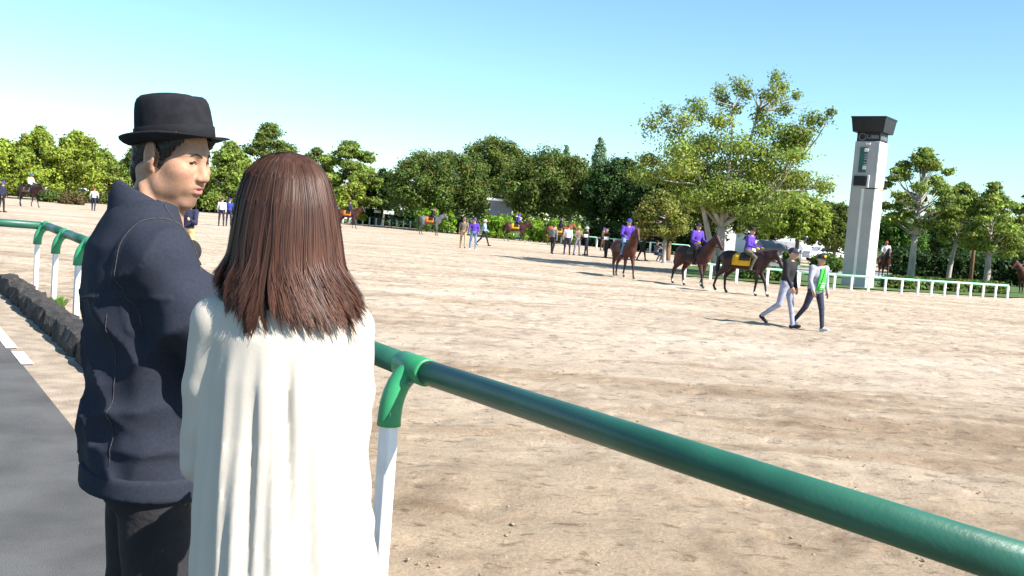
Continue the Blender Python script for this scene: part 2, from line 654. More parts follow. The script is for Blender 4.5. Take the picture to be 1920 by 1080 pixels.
low_fence('rail_fence', [G(300, 389), G(440, 401), G(655, 419.5), G(782, 430.5), G(845, 436)], 0.82, 0.85, 'far white post fence with dark green rail behind the grey horse', 'green_rail', .06)
low_fence('rail_fence', [G(845, 436), G(933, 446), G(1118, 464.5), G(1290, 481)], 1.9, 0.85, 'far white post fence below the bright green bushes', 'pale_green_rail', .07)
low_fence('rail_fence', [G(1283, 521), G(1380, 529), G(1495, 538)], 1.33, 0.62, 'low white rail fence behind the three horses in a row', 'pale_green_rail', .055)
low_fence('rail_fence', [G(1497, 538), G(1563, 543), G(1720, 552.5), G(1888, 561)], 0.77, 0.60, 'low white rail fence in front of the tower and hedge', 'pale_green_rail', .05)

# grass islands and roads beyond the arena
isl = [G(1283, 519), G(1495, 536), G(1890, 559), G(1990, 560), G(1990, 527), G(1700, 512), G(1480, 497), G(1280, 500)]
o = poly_sheet('grass_island', isl, SAND + 0.045, M['grass'])
tag(o, kind='structure')
o = poly_sheet('grass_strip', [G(845, 433), G(1118, 461), G(1275, 476), G(1275, 469), G(1118, 455), G(940, 438), G(845, 427)], SAND + 0.045, M['grass'])
tag(o, kind='structure')
o = poly_sheet('grass_strip', [G(560, 410), G(782, 428), G(845, 433), G(845, 427), G(640, 410), G(560, 404)], SAND + 0.045, M['grass'])
tag(o, kind='structure')
o = poly_sheet('road', [G(1460, 510), G(1600, 520), G(1720, 527), G(1720, 519), G(1600, 508), G(1460, 501)], SAND + 0.055, M['road'])
tag(o, kind='structure')

# clods thrown up by the hooves: far too many to count
def clods():
    r = np.random.default_rng(12)
    n = 7000
    d = 2.2 + 30 * r.random(n) ** 1.3
    a = r.uniform(-.62, .62, n)
    P = np.stack([d * np.tan(a), d, np.full(n, SAND - .012)], 1)
    side = (P[:, :2] - np.array([F0.x, F0.y])) @ np.array([FN.x, FN.y])
    P = P[side > .25]
    n = len(P)
    o8 = np.array([[1, 0, 0], [0, 1, 0], [-1, 0, 0], [0, -1, 0], [0, 0, .8], [0, 0, -.5]], np.float32)
    s = r.lognormal(-4.75, .5, n).clip(.004, .016)
    V = o8[None] * s[:, None, None] * r.uniform(.6, 1.4, (n, 6, 1)) * np.array([1.3, 1, .7])
    th = r.uniform(0, 6.28, n)
    c, q = np.cos(th), np.sin(th)
    V = np.stack([V[..., 0] * c[:, None] - V[..., 1] * q[:, None], V[..., 0] * q[:, None] + V[..., 1] * c[:, None], V[..., 2]], -1) + P[:, None]
    f = np.array([[0, 1, 4], [1, 2, 4], [2, 3, 4], [3, 0, 4], [1, 0, 5], [2, 1, 5], [3, 2, 5], [0, 3, 5]])
    F = (f[None] + 6 * np.arange(n)[:, None, None]).reshape(-1, 3)
    tag(mesh_np('sand_clods', V.reshape(-1, 3), F, M['clod'], None, True), 'loose clods of sand scattered over the arena', 'sand clods', kind='stuff')


M['clod'] = mat('damp_sand_clod', (0.36, 0.28, 0.205), (0.26, 0.195, 0.14), 3, .95, .4, 90)
clods()


# ================================================================== TREES
def leaves(clumps, size, seed, base, var=0.25, tip=None, up=0.35):
    """clumps: (centre, (rx,ry,rz), n, colour multiplier or None). Returns V, F, tint arrays"""
    r = np.random.default_rng(seed)
    Vs, Ts = [], []
    for (c, rad, n, cm) in clumps:
        n = int(n)
        if n < 1:
            continue
        d = r.normal(size=(n, 3))
        d /= np.linalg.norm(d, axis=1)[:, None]
        rr = r.random(n) ** (1 / 2.4) * np.where(r.random(n) < .3, 1 + np.minimum(.35, .28 / max(rad)) * np.abs(r.normal(size=n)).clip(0, 1.6), 1)
        lump = 1 + 0.22 * np.sin(d[:, 0] * 5 + c[0] * 3) * np.cos(d[:, 1] * 4 + c[1]) + 0.15 * np.sin(d[:, 2] * 7 + c[2] * 5)
        P = np.array(c)[None] + d * (rr * lump)[:, None] * np.array(rad)[None]
        nrm = r.normal(size=(n, 3)) * 0.5 + d * 0.85 + np.array([0, 0, up])[None]
        nrm /= np.linalg.norm(nrm, axis=1)[:, None]
        a = np.cross(nrm, r.normal(size=(n, 3)))
        a /= np.linalg.norm(a, axis=1)[:, None] + 1e-9
        b = np.cross(nrm, a)
        s = size * r.uniform(0.6, 1.35, n)
        q = np.stack([P - a * s[:, None], P - b * (s * .55)[:, None], P + a * s[:, None], P + b * (s * .55)[:, None]], 1)
        Vs.append(q.reshape(-1, 3))
        col = np.array(base if cm is None else cm)[None] * (1 + var * r.normal(size=(n, 1))).clip(.45, 1.7)
        col = col * (1 + 0.10 * r.normal(size=(n, 3))).clip(.7, 1.3)
        if tip is not None:
            k = (r.random(n) < tip[1] * (d[:, 2] > 0.1))[:, None]
            col = np.where(k, np.array(tip[0])[None] * (1 + .2 * r.normal(size=(n, 1))), col)
        Ts.append(np.repeat(np.clip(col, 0.005, 1), 4, axis=0))
    V = np.concatenate(Vs)
    T = np.concatenate(Ts)
    F = np.arange(len(V)).reshape(-1, 4)
    return V, F, T


def limb_pts(a, b, bend, n=5):
    a, b = Vector(a), Vector(b)
    side = Vector((random.uniform(-1, 1), random.uniform(-1, 1), 0)) * bend * (b - a).length
    return [a.lerp(b, t) + side * math.sin(math.pi * t) + Vector((0, 0, -bend * (b - a).length * math.sin(math.pi * t) * .4)) for t in [i / n for i in range(n + 1)]]


def make_tree(name, foot, label, kind, crown, top, bot, w, colour, seed, bark='bark', trunk_r=0.16, leaf=0.16, n=9000, lean=0.0, tip=None, wy=None, trunk_top=None, clumpn=None, group=None, cdx=0.0, flat=0.5, spread=1.0, puff=1.0):
    """crown centre offset cdx; heights top/bot above the foot; w = crown half width"""
    random.seed(seed)
    r = np.random.default_rng(seed)
    root = empty(name, foot, label=label, cat='tree', group=group)
    wy = wy or w * 0.85
    H = top - bot
    cz = bot + H * 0.5
    cl = []
    tb = MB()
    ft = Vector((lean * bot * 0.6, 0, bot + H * (0.12 if kind != 'round' else 0.4)))
    if trunk_top:
        ft.z = trunk_top
    tp = limb_pts((0, 0, -0.15), ft, 0.03, 6)
    tr = [trunk_r * (1.35 if i == 0 else 1.0 - 0.35 * i / 6) for i in range(7)]
    tb.tube(tp, tr, 9)
    tips = []
    if kind == 'round':
        m = clumpn or 46
        for i in range(m):
            z = 1 - 1.55 * (i + .5) / m
            a = i * 2.39996 + r.normal(0, .25)
            rr = math.sqrt(max(0, 1 - z * z))
            k = r.uniform(.80, 1.0)
            c = (cdx + w * k * rr * math.cos(a), wy * k * rr * math.sin(a), cz + H * .5 * k * z)
            s = r.uniform(.19, .31) * w
            cm = np.array(colour) * r.uniform(.72, 1.28)
            cl.append((c, (s, s, s * .78), n * .82 / m * r.uniform(.8, 1.2), cm))
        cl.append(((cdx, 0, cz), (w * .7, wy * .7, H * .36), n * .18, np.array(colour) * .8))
        tips = [c[0] for c in cl[:18]]
    elif kind == 'cone':
        m = clumpn or 26
        for i in range(m):
            f = (i + .5) / m
            a = i * 2.4
            rr = w * (1 - f) ** .7 * .75
            c = (rr * math.cos(a), rr * math.sin(a), bot + H * f)
            s = w * (.42 - .25 * f)
            cl.append((c, (s, s, s * 1.3), n / m, np.array(colour) * r.uniform(.8, 1.2)))
        tips = []
        tb.tube([(0, 0, 0), (0, 0, top * .9)], [trunk_r, .03], 6)
    else:   # layered, open crown of flat pads with gaps
        m = clumpn or 34
        for i in range(m):
            f = ((i + .5) / m)
            z = bot + H * f
            env = (math.sin(math.pi * min(1, .18 + f * .86)) ** .7)
            a = i * 2.39996 + r.normal(0, .4)
            rr = env * (0.15 + .80 * math.sqrt(r.random())) * spread
            c = (cdx + ft.x + w * rr * math.cos(a), wy * rr * math.sin(a), z + r.normal(0, .03) * H)
            s = w * r.uniform(.24, .42) * (1 - .35 * f) * puff
            cl.append((c, (s, s, s * flat * r.uniform(.8, 1.3)), 1.5 * n / m * r.uniform(.6, 1.4), np.array(colour) * r.uniform(.72, 1.28)))
        tips = [c[0] for c in cl]
    top_axis = Vector((cdx * .5 + ft.x, 0, bot + H * .72))
    if kind != 'cone':
        tb.tube(limb_pts(ft, top_axis, 0.05, 5), [trunk_r * .62 * (1 - .8 * i / 5) + .01 for i in range(6)], 7)
        for c in tips:
            f = min(1.0, max(0.0, (c[2] - ft.z) / max(.1, top_axis.z - ft.z)) * .75)
            s0 = ft.lerp(top_axis, max(0, f - .18)) if c[2] > ft.z else Vector(tp[-2])
            L_ = (Vector(c) - s0).length
            r0 = min(trunk_r * .42, .02 + .018 * L_)
            tb.tube(limb_pts(s0, c, 0.10, 4), [r0 * (1 - .82 * i / 4) for i in range(5)], 5, False)
    tb.build('trunk', M[bark], root, True)
    V, F, T = leaves(cl, leaf, seed, colour, tip=tip)
    mesh_np('crown', V, F, M['leaf'], root, False, None, T)
    return root


YG = (0.27, 0.34, 0.045)     # young yellow green
LG = (0.215, 0.285, 0.05)
MG = (0.135, 0.178, 0.034)
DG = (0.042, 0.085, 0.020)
BR = (0.105, 0.16, 0.03)    # evergreen with bronze shoots
BZ = (0.20, 0.12, 0.03)
PG = (0.24, 0.35, 0.20)       # pale far conifer


def tree_px(name, cx, depth, x0, x1, ytop, ybot, kind, colour, seed, label, **kw):
    """place a tree from what is seen: trunk column, crown span and heights"""
    foot = ground_at(cx, depth)
    k = FPX / depth
    pt = AT((x0 + x1) / 2, ytop, depth)
    pb = AT((x0 + x1) / 2, ybot, depth)
    kw.setdefault('cdx', (pt.x + pb.x) / 2 - foot.x)
    return make_tree(name, foot, label, kind, None, pt.z - SAND, max(.3, pb.z - SAND), (x1 - x0) / 2 / k, colour, seed, **kw)


G1 = 'trees along the far side of the arena'
tree_px('broadleaf_tree', 12, 96, -60, 62, 272, 352, 'layer', YG, 11, 'yellow green tree cut by the left edge of the picture', n=11480, leaf=0.153, flat=.75, clumpn=42, group=G1)
tree_px('broadleaf_tree', 68, 98, 14, 132, 246, 350, 'layer', YG, 12, 'tallest yellow green tree behind the horse at far left', n=12915, leaf=0.153, flat=.75, clumpn=46, group=G1)
tree_px('broadleaf_tree', 128, 100, 84, 200, 252, 348, 'layer', YG, 13, 'yellow green tree with two tall tufts right of the far left horse', n=12915, leaf=0.153, flat=.75, clumpn=46, group=G1)
tree_px('broadleaf_tree', 186, 104, 150, 240, 290, 356, 'layer', LG, 14, 'smaller light green tree behind the walker in white', n=10045, leaf=0.153, flat=.75, clumpn=36, group=G1)
tree_px('broadleaf_tree', 246, 106, 205, 300, 286, 362, 'layer', MG, 15, 'green tree just left of the man with the hat', n=10045, leaf=0.153, flat=.7, clumpn=36, group=G1)
tree_px('broadleaf_tree', 345, 108, 280, 400, 296, 380, 'layer', MG, 16, 'green tree mostly hidden behind the head of the man', n=8610, leaf=0.153, flat=.7, group=G1)
tree_px('broadleaf_tree', 425, 104, 372, 486, 272, 388, 'layer', LG, 17, 'light green tree between the man and the woman', n=14350, leaf=0.145, flat=.6, clumpn=46, group=G1, bark='bark_pale')
tree_px('broadleaf_tree', 500, 108, 436, 570, 238, 395, 'layer', MG, 18, 'tall tufted green tree rising left of the head of the woman', n=17220, leaf=0.153, flat=.6, clumpn=52, group=G1)
tree_px('broadleaf_tree', 590, 112, 540, 640, 280, 400, 'layer', MG, 19, 'green tree directly behind the head of the woman', n=10045, leaf=0.153, flat=.6, group=G1)
tree_px('broadleaf_tree', 652, 104, 584, 722, 268, 385, 'layer', LG, 20, 'layered light green tree right of the head of the woman', n=17220, leaf=0.145, flat=.4, clumpn=46, group=G1)
tree_px('broadleaf_tree', 662, 98, 626, 696, 338, 402, 'layer', YG, 21, 'small yellow green tree behind the horse with the orange cloth', n=8610, leaf=0.138, flat=.7, group=G1)
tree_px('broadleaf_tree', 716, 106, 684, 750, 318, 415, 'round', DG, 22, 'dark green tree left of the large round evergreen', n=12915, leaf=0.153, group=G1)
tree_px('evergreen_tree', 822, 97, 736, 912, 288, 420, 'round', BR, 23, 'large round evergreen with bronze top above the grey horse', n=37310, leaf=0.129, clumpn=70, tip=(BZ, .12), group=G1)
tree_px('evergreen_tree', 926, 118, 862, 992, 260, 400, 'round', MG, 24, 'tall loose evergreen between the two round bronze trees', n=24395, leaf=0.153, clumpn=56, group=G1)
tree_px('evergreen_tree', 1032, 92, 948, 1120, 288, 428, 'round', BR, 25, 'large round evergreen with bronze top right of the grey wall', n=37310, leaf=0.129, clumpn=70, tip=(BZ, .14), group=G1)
tree_px('conifer_tree', 1050, 170, 1036, 1068, 273, 350, 'cone', PG, 26, 'thin pale conifer tip showing over the round evergreen', n=3587, leaf=0.167, group='far conifers')
tree_px('conifer_tree', 1112, 165, 1086, 1140, 260, 370, 'cone', PG, 27, 'pale pointed conifer far behind the dark trees', n=7175, leaf=0.183, group='far conifers')
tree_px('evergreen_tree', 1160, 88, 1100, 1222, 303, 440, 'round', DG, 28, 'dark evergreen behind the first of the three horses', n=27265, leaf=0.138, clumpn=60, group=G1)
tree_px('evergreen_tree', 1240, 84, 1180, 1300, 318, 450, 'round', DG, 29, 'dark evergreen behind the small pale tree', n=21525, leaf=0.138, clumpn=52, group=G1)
tree_px('broadleaf_tree', 1330, 78, 1270, 1400, 330, 455, 'round', MG, 30, 'green tree in the gap behind the trunk of the tallest tree', n=18655, leaf=0.129, clumpn=48, group=G1)
tree_px('broadleaf_tree', 1245, 56, 1186, 1296, 360, 440, 'layer', (0.21, 0.225, 0.045), 31, 'small pale yellow tree with slender trunk beside the crouching people', n=10660, leaf=0.074, flat=.6, clumpn=36, trunk_r=.13, bark='bark_pale', group='trees in the grass by the low fence')
tree_px('broadleaf_tree', 1435, 72, 1396, 1470, 352, 450, 'layer', MG, 32, 'green tree with brown trunk behind the third horse', n=11480, leaf=0.114, flat=.7, trunk_r=.17, group=G1)
tree_px('broadleaf_tree', 1490, 64, 1432, 1546, 362, 462, 'round', (0.24, 0.31, 0.035), 33, 'rounded bright yellow green tree left of the tower', n=19680, leaf=0.101, clumpn=50, group=G1)
tree_px('evergreen_tree', 1562, 84, 1515, 1612, 384, 482, 'round', MG, 34, 'dark green tree close to the left edge of the tower', n=18655, leaf=0.138, group=G1)
G2 = 'trees in the grass by the low fence'
tree_px('broadleaf_tree', 1706, 52, 1652, 1806, 282, 425, 'layer', LG, 35, 'tall forked tree right of the tower, nearest to it', n=13940, leaf=0.080, flat=.5, clumpn=44, puff=.72, trunk_r=.22, trunk_top=2.6, bark='bark_pale', group=G2)
tree_px('broadleaf_tree', 1776, 54, 1735, 1852, 345, 452, 'layer', LG, 36, 'leaning slender tree second to the right of the tower', n=9840, leaf=0.080, flat=.55, clumpn=36, puff=.75, trunk_r=.15, trunk_top=2.5, bark='bark_pale', lean=.15, group=G2)
tree_px('broadleaf_tree', 1846, 51, 1782, 1935, 352, 470, 'layer', LG, 37, 'wide forked tree near the right edge of the picture', n=13940, leaf=0.080, flat=.5, clumpn=46, puff=.72, trunk_r=.2, trunk_top=1.9, bark='bark_pale', group=G2)
tree_px('broadleaf_tree', 1945, 56, 1880, 2010, 340, 470, 'layer', MG, 38, 'tree cut by the right edge of the picture', n=10660, leaf=0.080, flat=.5, puff=.75, trunk_r=.18, group=G2)
tree_px('broadleaf_tree', 1684, 72, 1648, 1732, 396, 492, 'round', (0.10, 0.20, 0.03), 39, 'fresh green tree low behind the right edge of the tower', n=15784, leaf=0.114, group=G1)
tree_px('evergreen_tree', 1770, 92, 1700, 1850, 405, 500, 'round', DG, 40, 'dark tree behind the slender leaning tree', n=17220, leaf=0.153, group=G1)
tree_px('evergreen_tree', 1890, 92, 1820, 1970, 415, 505, 'round', MG, 41, 'dark tree behind the wide forked tree at right', n=17220, leaf=0.153, group=G1)


# the tallest tree: its pads are set one by one after the photograph's outline
def big_tree():
    depth = 43.0
    foot = ground_at(1347, depth)
    root = empty('broadleaf_tree', foot, label='tallest tree with open spreading crown behind the three horses', cat='tree', group=G2)
    random.seed(77)
    r = np.random.default_rng(77)
    k = FPX / depth

    def at(px, py, dy=0.0):
        p = AT(px, py, depth) - foot
        return Vector((p.x, dy, p.z))
    pads = [(1228, 222, 26, 20), (1262, 205, 22, 12), (1252, 245, 30, 20), (1290, 232, 26, 20), (1305, 200, 24, 12), (1318, 215, 18, 14), (1268, 280, 38, 16),
            (1230, 295, 28, 10), (1255, 318, 46, 16), (1215, 330, 36, 14), (1290, 300, 34, 14), (1366, 165, 20, 14), (1390, 160, 22, 14), (1388, 178, 18, 12), (1360, 185, 16, 10),
            (1372, 205, 16, 10), (1450, 150, 18, 14), (1462, 165, 14, 10), (1437, 172, 16, 10), (1448, 190, 22, 14), (1432, 205, 22, 12), (1470, 205, 18, 12), (1494, 178, 12, 8),
            (1345, 230, 26, 18), (1330, 228, 18, 12), (1440, 235, 26, 18), (1415, 250, 24, 14), (1475, 240, 34, 12), (1520, 228, 34, 14), (1512, 248, 26, 10), (1545, 210, 12, 6),
            (1490, 255, 30, 12), (1340, 265, 38, 18), (1380, 275, 42, 18), (1425, 285, 40, 18), (1470, 272, 26, 10), (1495, 270, 16, 10), (1310, 275, 30, 14), (1470, 300, 34, 12),
            (1290, 345, 52, 16), (1330, 320, 40, 16), (1370, 310, 44, 18), (1410, 320, 46, 18), (1450, 315, 34, 14), (1350, 350, 60, 18), (1400, 355, 56, 18), (1455, 345, 52, 18),
            (1500, 345, 42, 16), (1535, 352, 22, 14), (1470, 372, 48, 14), (1420, 385, 50, 14), (1300, 372, 44, 12), (1345, 388, 54, 12), (1390, 400, 40, 10), (1440, 405, 36, 10), (1490, 330, 30, 12)]
    cl = []
    tb = MB()
    fork = at(1352, 425)
    tb.tube([(0, 0, -.2), (0.02, 0, .5), tuple(fork * .5), tuple(fork)], [.29, .225, .20, .18], 12)
    mains = [(at(1398, 255, .1), at(1362, 340, .05), .17), (at(1425, 205, .3), at(1395, 320, .2), .15), (at(1372, 200, -.3), at(1370, 300, -.2), .10), (at(1275, 250, -.4), at(1310, 340, -.3), .12),
             (at(1500, 300, .4), at(1420, 380, .3), .12), (at(1300, 330, .9), at(1320, 390, .5), .10), (at(1440, 360, -1.2), at(1390, 400, -.6), .11), (at(1335, 300, 1.1), at(1345, 370, .6), .10), (at(1400, 320, 1.4), at(1370, 390, .7), .10)]
    nodes = []
    for (e, m_, r0) in mains:
        pts = []
        for i in range(8):
            t_ = i / 7
            a_ = fork.lerp(m_, t_)
            b_ = m_.lerp(e, t_)
            q = a_.lerp(b_, t_)
            pts.append(q)
            if i > 1:
                nodes.append(q)
        tb.tube(pts, [r0 * (1 - .75 * i / 7) for i in range(8)], 8)
    # second stem beside the trunk
    e2 = at(1318, 395, -.2)
    tb.tube([at(1342, 505, -.1), at(1330, 455, -.15), e2, at(1302, 345, -.2)], [.16, .13, .1, .05], 8)
    nodes += [e2, at(1302, 345, -.2)]
    for (px, py, w_, h_) in pads:
        big = 1.0 if py > 255 else .45
        for lay in range(2 if py > 250 else 1):
            dy = r.uniform(-2.2, 2.2) * big
            c = at(px + r.normal(0, 5), py + r.normal(0, 4), dy)
            rx, rz = w_ / k * .95, h_ / k * 1.35
            dens = 420 if py < 250 else 400
            cm = np.array(LG) * r.uniform(.72, 1.25) * (np.array([1.1, 1.0, .9]) if r.random() < .4 else 1)
            cl.append((tuple(c), (rx, rx * .9, rz), dens * (rx / .6) ** 1.25, cm))
            nd = min(nodes, key=lambda q: (q - c).length + max(0, q.z - c.z) * 1.2)
            L_ = (c - nd).length
            tb.tube(limb_pts(nd, c, .08, 4), [(.018 + .014 * L_) * (1 - .8 * i / 4) for i in range(5)], 5, False)
            for _ in range(3):
                d_ = Vector((r.normal(0, rx * .5), r.normal(0, rx * .5), r.normal(0, rz * .4) + .05))
                tb.tube([nd.lerp(c, .6), c + d_], [.014, .004], 4, False)
    # bare twigs at the top
    for (px, py) in [(1405, 150), (1412, 165), (1420, 160), (1500, 185), (1540, 185), (1530, 195), (1310, 180), (1345, 205), (1270, 190)]:
        e = at(px, py, r.normal(0, .5))
        nd = min(nodes, key=lambda q: (q - e).length)
        tb.tube(limb_pts(nd, e, .06, 4), [.03, .022, .015, .01, .004], 5, False)
    tb.build('trunk', M['bark_pale'], root, True)
    V, F, T = leaves(cl, .066, 77, LG, up=.3)
    mesh_np('crown', V, F, M['leaf'], root, False, None, T)


big_tree()


# ------------------------------------------------------------------ bushes and hedges
def bush(name, px, ybase, depth, x0, x1, ytop, colour, seed, label, cat='bush', leaf=.12, n=3500, group=None, wy=None):
    foot = ground_at(px, depth)
    k = FPX / depth
    top = AT((x0 + x1) / 2, ytop, depth).z - SAND
    w = (x1 - x0) / 2 / k
    r = np.random.default_rng(seed)
    cl = []
    for i in range(16):
        a = i * 2.4
        z = r.uniform(.15, .85)
        rr = math.sqrt(1 - (z - .15) ** 2) * .72
        s = w * r.uniform(.25, .4)
        cl.append(((w * rr * math.cos(a), (wy or w) * rr * math.sin(a), top * z * .9), (s, s, s * .8), n / 18, np.array(colour) * r.uniform(.8, 1.2)))
    cl.append(((0, 0, top * .45), (w * .8, (wy or w) * .8, top * .48), n / 6, None))
    V, F, T = leaves(cl, leaf, seed, colour)
    V[:, 2] = np.maximum(V[:, 2], -0.05)
    root = empty(name, foot, label=label, cat=cat, group=group)
    mesh_np('foliage', V, F, M['leaf'], root, False, None, T)
    sb = MB()
    for i in range(6):
        a = i * 1.05
        sb.tube([(0, 0, -.1), (w * .3 * math.cos(a), w * .3 * math.sin(a), top * .35), (w * .5 * math.cos(a), w * .5 * math.sin(a), top * .6)], [.04, .03, .012], 5, False)
    sb.build('stem', M['bark_dark'], root, True)
    return root


FG = (0.19, 0.33, 0.03)
GB = 'bright green bushes behind the far fence'
bush('bush', 800, 0, 93, 776, 824, 384, FG, 51, 'bright green bush behind the rider on the grey horse', group=GB)
bush('bush', 838, 0, 92, 820, 854, 392, FG, 52, 'narrow bright green bush right of the grey horse', group=GB, n=2500)
bush('bush', 933, 0, 88, 904, 970, 400, FG, 53, 'bright green bush in front of the grey wall', group=GB, n=4500)
bush('bush', 1000, 0, 86, 972, 1024, 404, FG, 54, 'bright green bush right behind the horse with the yellow cloth', group=GB, n=4000)
bush('bush', 1038, 0, 85, 1014, 1060, 404, FG, 55, 'bright green bush behind the chestnut horse', group=GB, n=4000)
bush('bush', 1072, 0, 84, 1050, 1088, 410, (0.17, 0.30, 0.03), 56, 'rightmost bright green bush, right of the chestnut horse', group=GB, n=3500)
bush('bush', 858, 0, 96, 846, 874, 392, (0.12, 0.16, 0.06), 57, 'dull grey green bush between two bright bushes', n=2000)
bush('bush', 95, 0, 92, 72, 126, 356, (0.10, 0.15, 0.03), 58, 'low green bush behind the horse at far left', n=3500)
bush('bush', 138, 0, 90, 108, 156, 362, (0.15, 0.11, 0.045), 59, 'low brownish bush left of the walker in white', n=3500)
bush('bush', 1480, 0, 62, 1468, 1502, 468, (0.09, 0.17, 0.03), 60, 'small clipped bush by the road left of the tower', n=2050, leaf=0.095)
bush('bush', 1548, 0, 62, 1506, 1572, 472, (0.10, 0.18, 0.03), 61, 'clipped bush between the walking men and the tower', n=2870, leaf=0.095)


def hedge(p0, p1, h, d, colour, seed, label, leaf=.09, dens=900, cat='hedge'):
    p0, p1 = Vector(p0), Vector(p1)
    L_ = (p1 - p0).length
    u = (p1 - p0).normalized()
    v = Vector((-u.y, u.x, 0))
    r = np.random.default_rng(seed)
    n = max(3, int(L_ / (h * .55)))
    cl = []
    for i in range(n + 1):
        for j in (0.3, .75):
            c = u * (L_ * i / n + r.normal(0, .08)) + v * r.normal(0, d * .12) + Vector((0, 0, h * j * .88))
            s = h * r.uniform(.30, .40)
            cl.append((tuple(c), (s * 1.2, d * .5, s * .85), dens * h * d * .5, np.array(colour) * r.uniform(.75, 1.25)))
    V, F, T = leaves(cl, leaf, seed, colour)
    V[:, 2] = np.clip(V[:, 2], -0.05, h * 1.06)
    root = empty('hedge', p0, label=label, cat=cat)
    mesh_np('foliage', V, F, M['leaf'], root, False, None, T)
    sb = MB()
    for i in range(n + 1):
        c = u * (L_ * i / n)
        sb.tube([c + Vector((0, 0, -.1)), c + Vector((0, 0, h * .6))], [.05, .02], 5, False)
    sb.build('stem', M['bark_dark'], root, True)
    return root


hedge(G(1668, 541), G(1870, 551), .62, 1.3, (0.10, 0.15, 0.025), 71, 'low clipped hedge behind the white rail fence right of the tower', dens=900)
hedge(G(1396, 524), G(1492, 530), .62, .9, (0.085, 0.15, 0.028), 72, 'low hedge behind the legs of the third horse', dens=900)
hedge(ground_at(1690, 66), ground_at(2000, 62), 2.1, 1.6, DG, 73, 'tall dark hedge behind the riders at right', leaf=.13, dens=420)
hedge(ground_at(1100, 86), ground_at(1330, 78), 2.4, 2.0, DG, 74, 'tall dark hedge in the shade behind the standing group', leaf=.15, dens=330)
hedge(ground_at(330, 112), ground_at(620, 110), 1.9, 2.0, DG, 75, 'dark hedge behind the fence between the man and the woman', leaf=.18, dens=260)
hedge(ground_at(675, 108), ground_at(800, 106), 2.0, 2.0, DG, 76, 'dark hedge behind the white far fence posts', leaf=.18, dens=260)
hedge(ground_at(-40, 112), ground_at(300, 112), 1.2, 1.5, MG, 77, 'low hedge under the yellow green trees at far left', leaf=.16, dens=260)

# the wood far behind everything: one mass
fw = []
rw = np.random.default_rng(5)
for i in range(190):
    px = -700 + i * 17
    d = rw.uniform(150, 175)
    b = ground_at(px, d)
    h = rw.uniform(5.5, 8.5)
    fw.append(((b.x, b.y, SAND + h * .5), (3.6, 3.0, h * .5), 240, np.array(MG) * rw.uniform(.65, 1.2)))
V, F, T = leaves(fw, .40, 5, MG)
V[:, 2] = np.maximum(V[:, 2], SAND - .02)
tag(mesh_np('far_wood', V, F, M['leaf'], None, False, None, T), 'dense green wood far behind the arena', 'wood', kind='stuff')


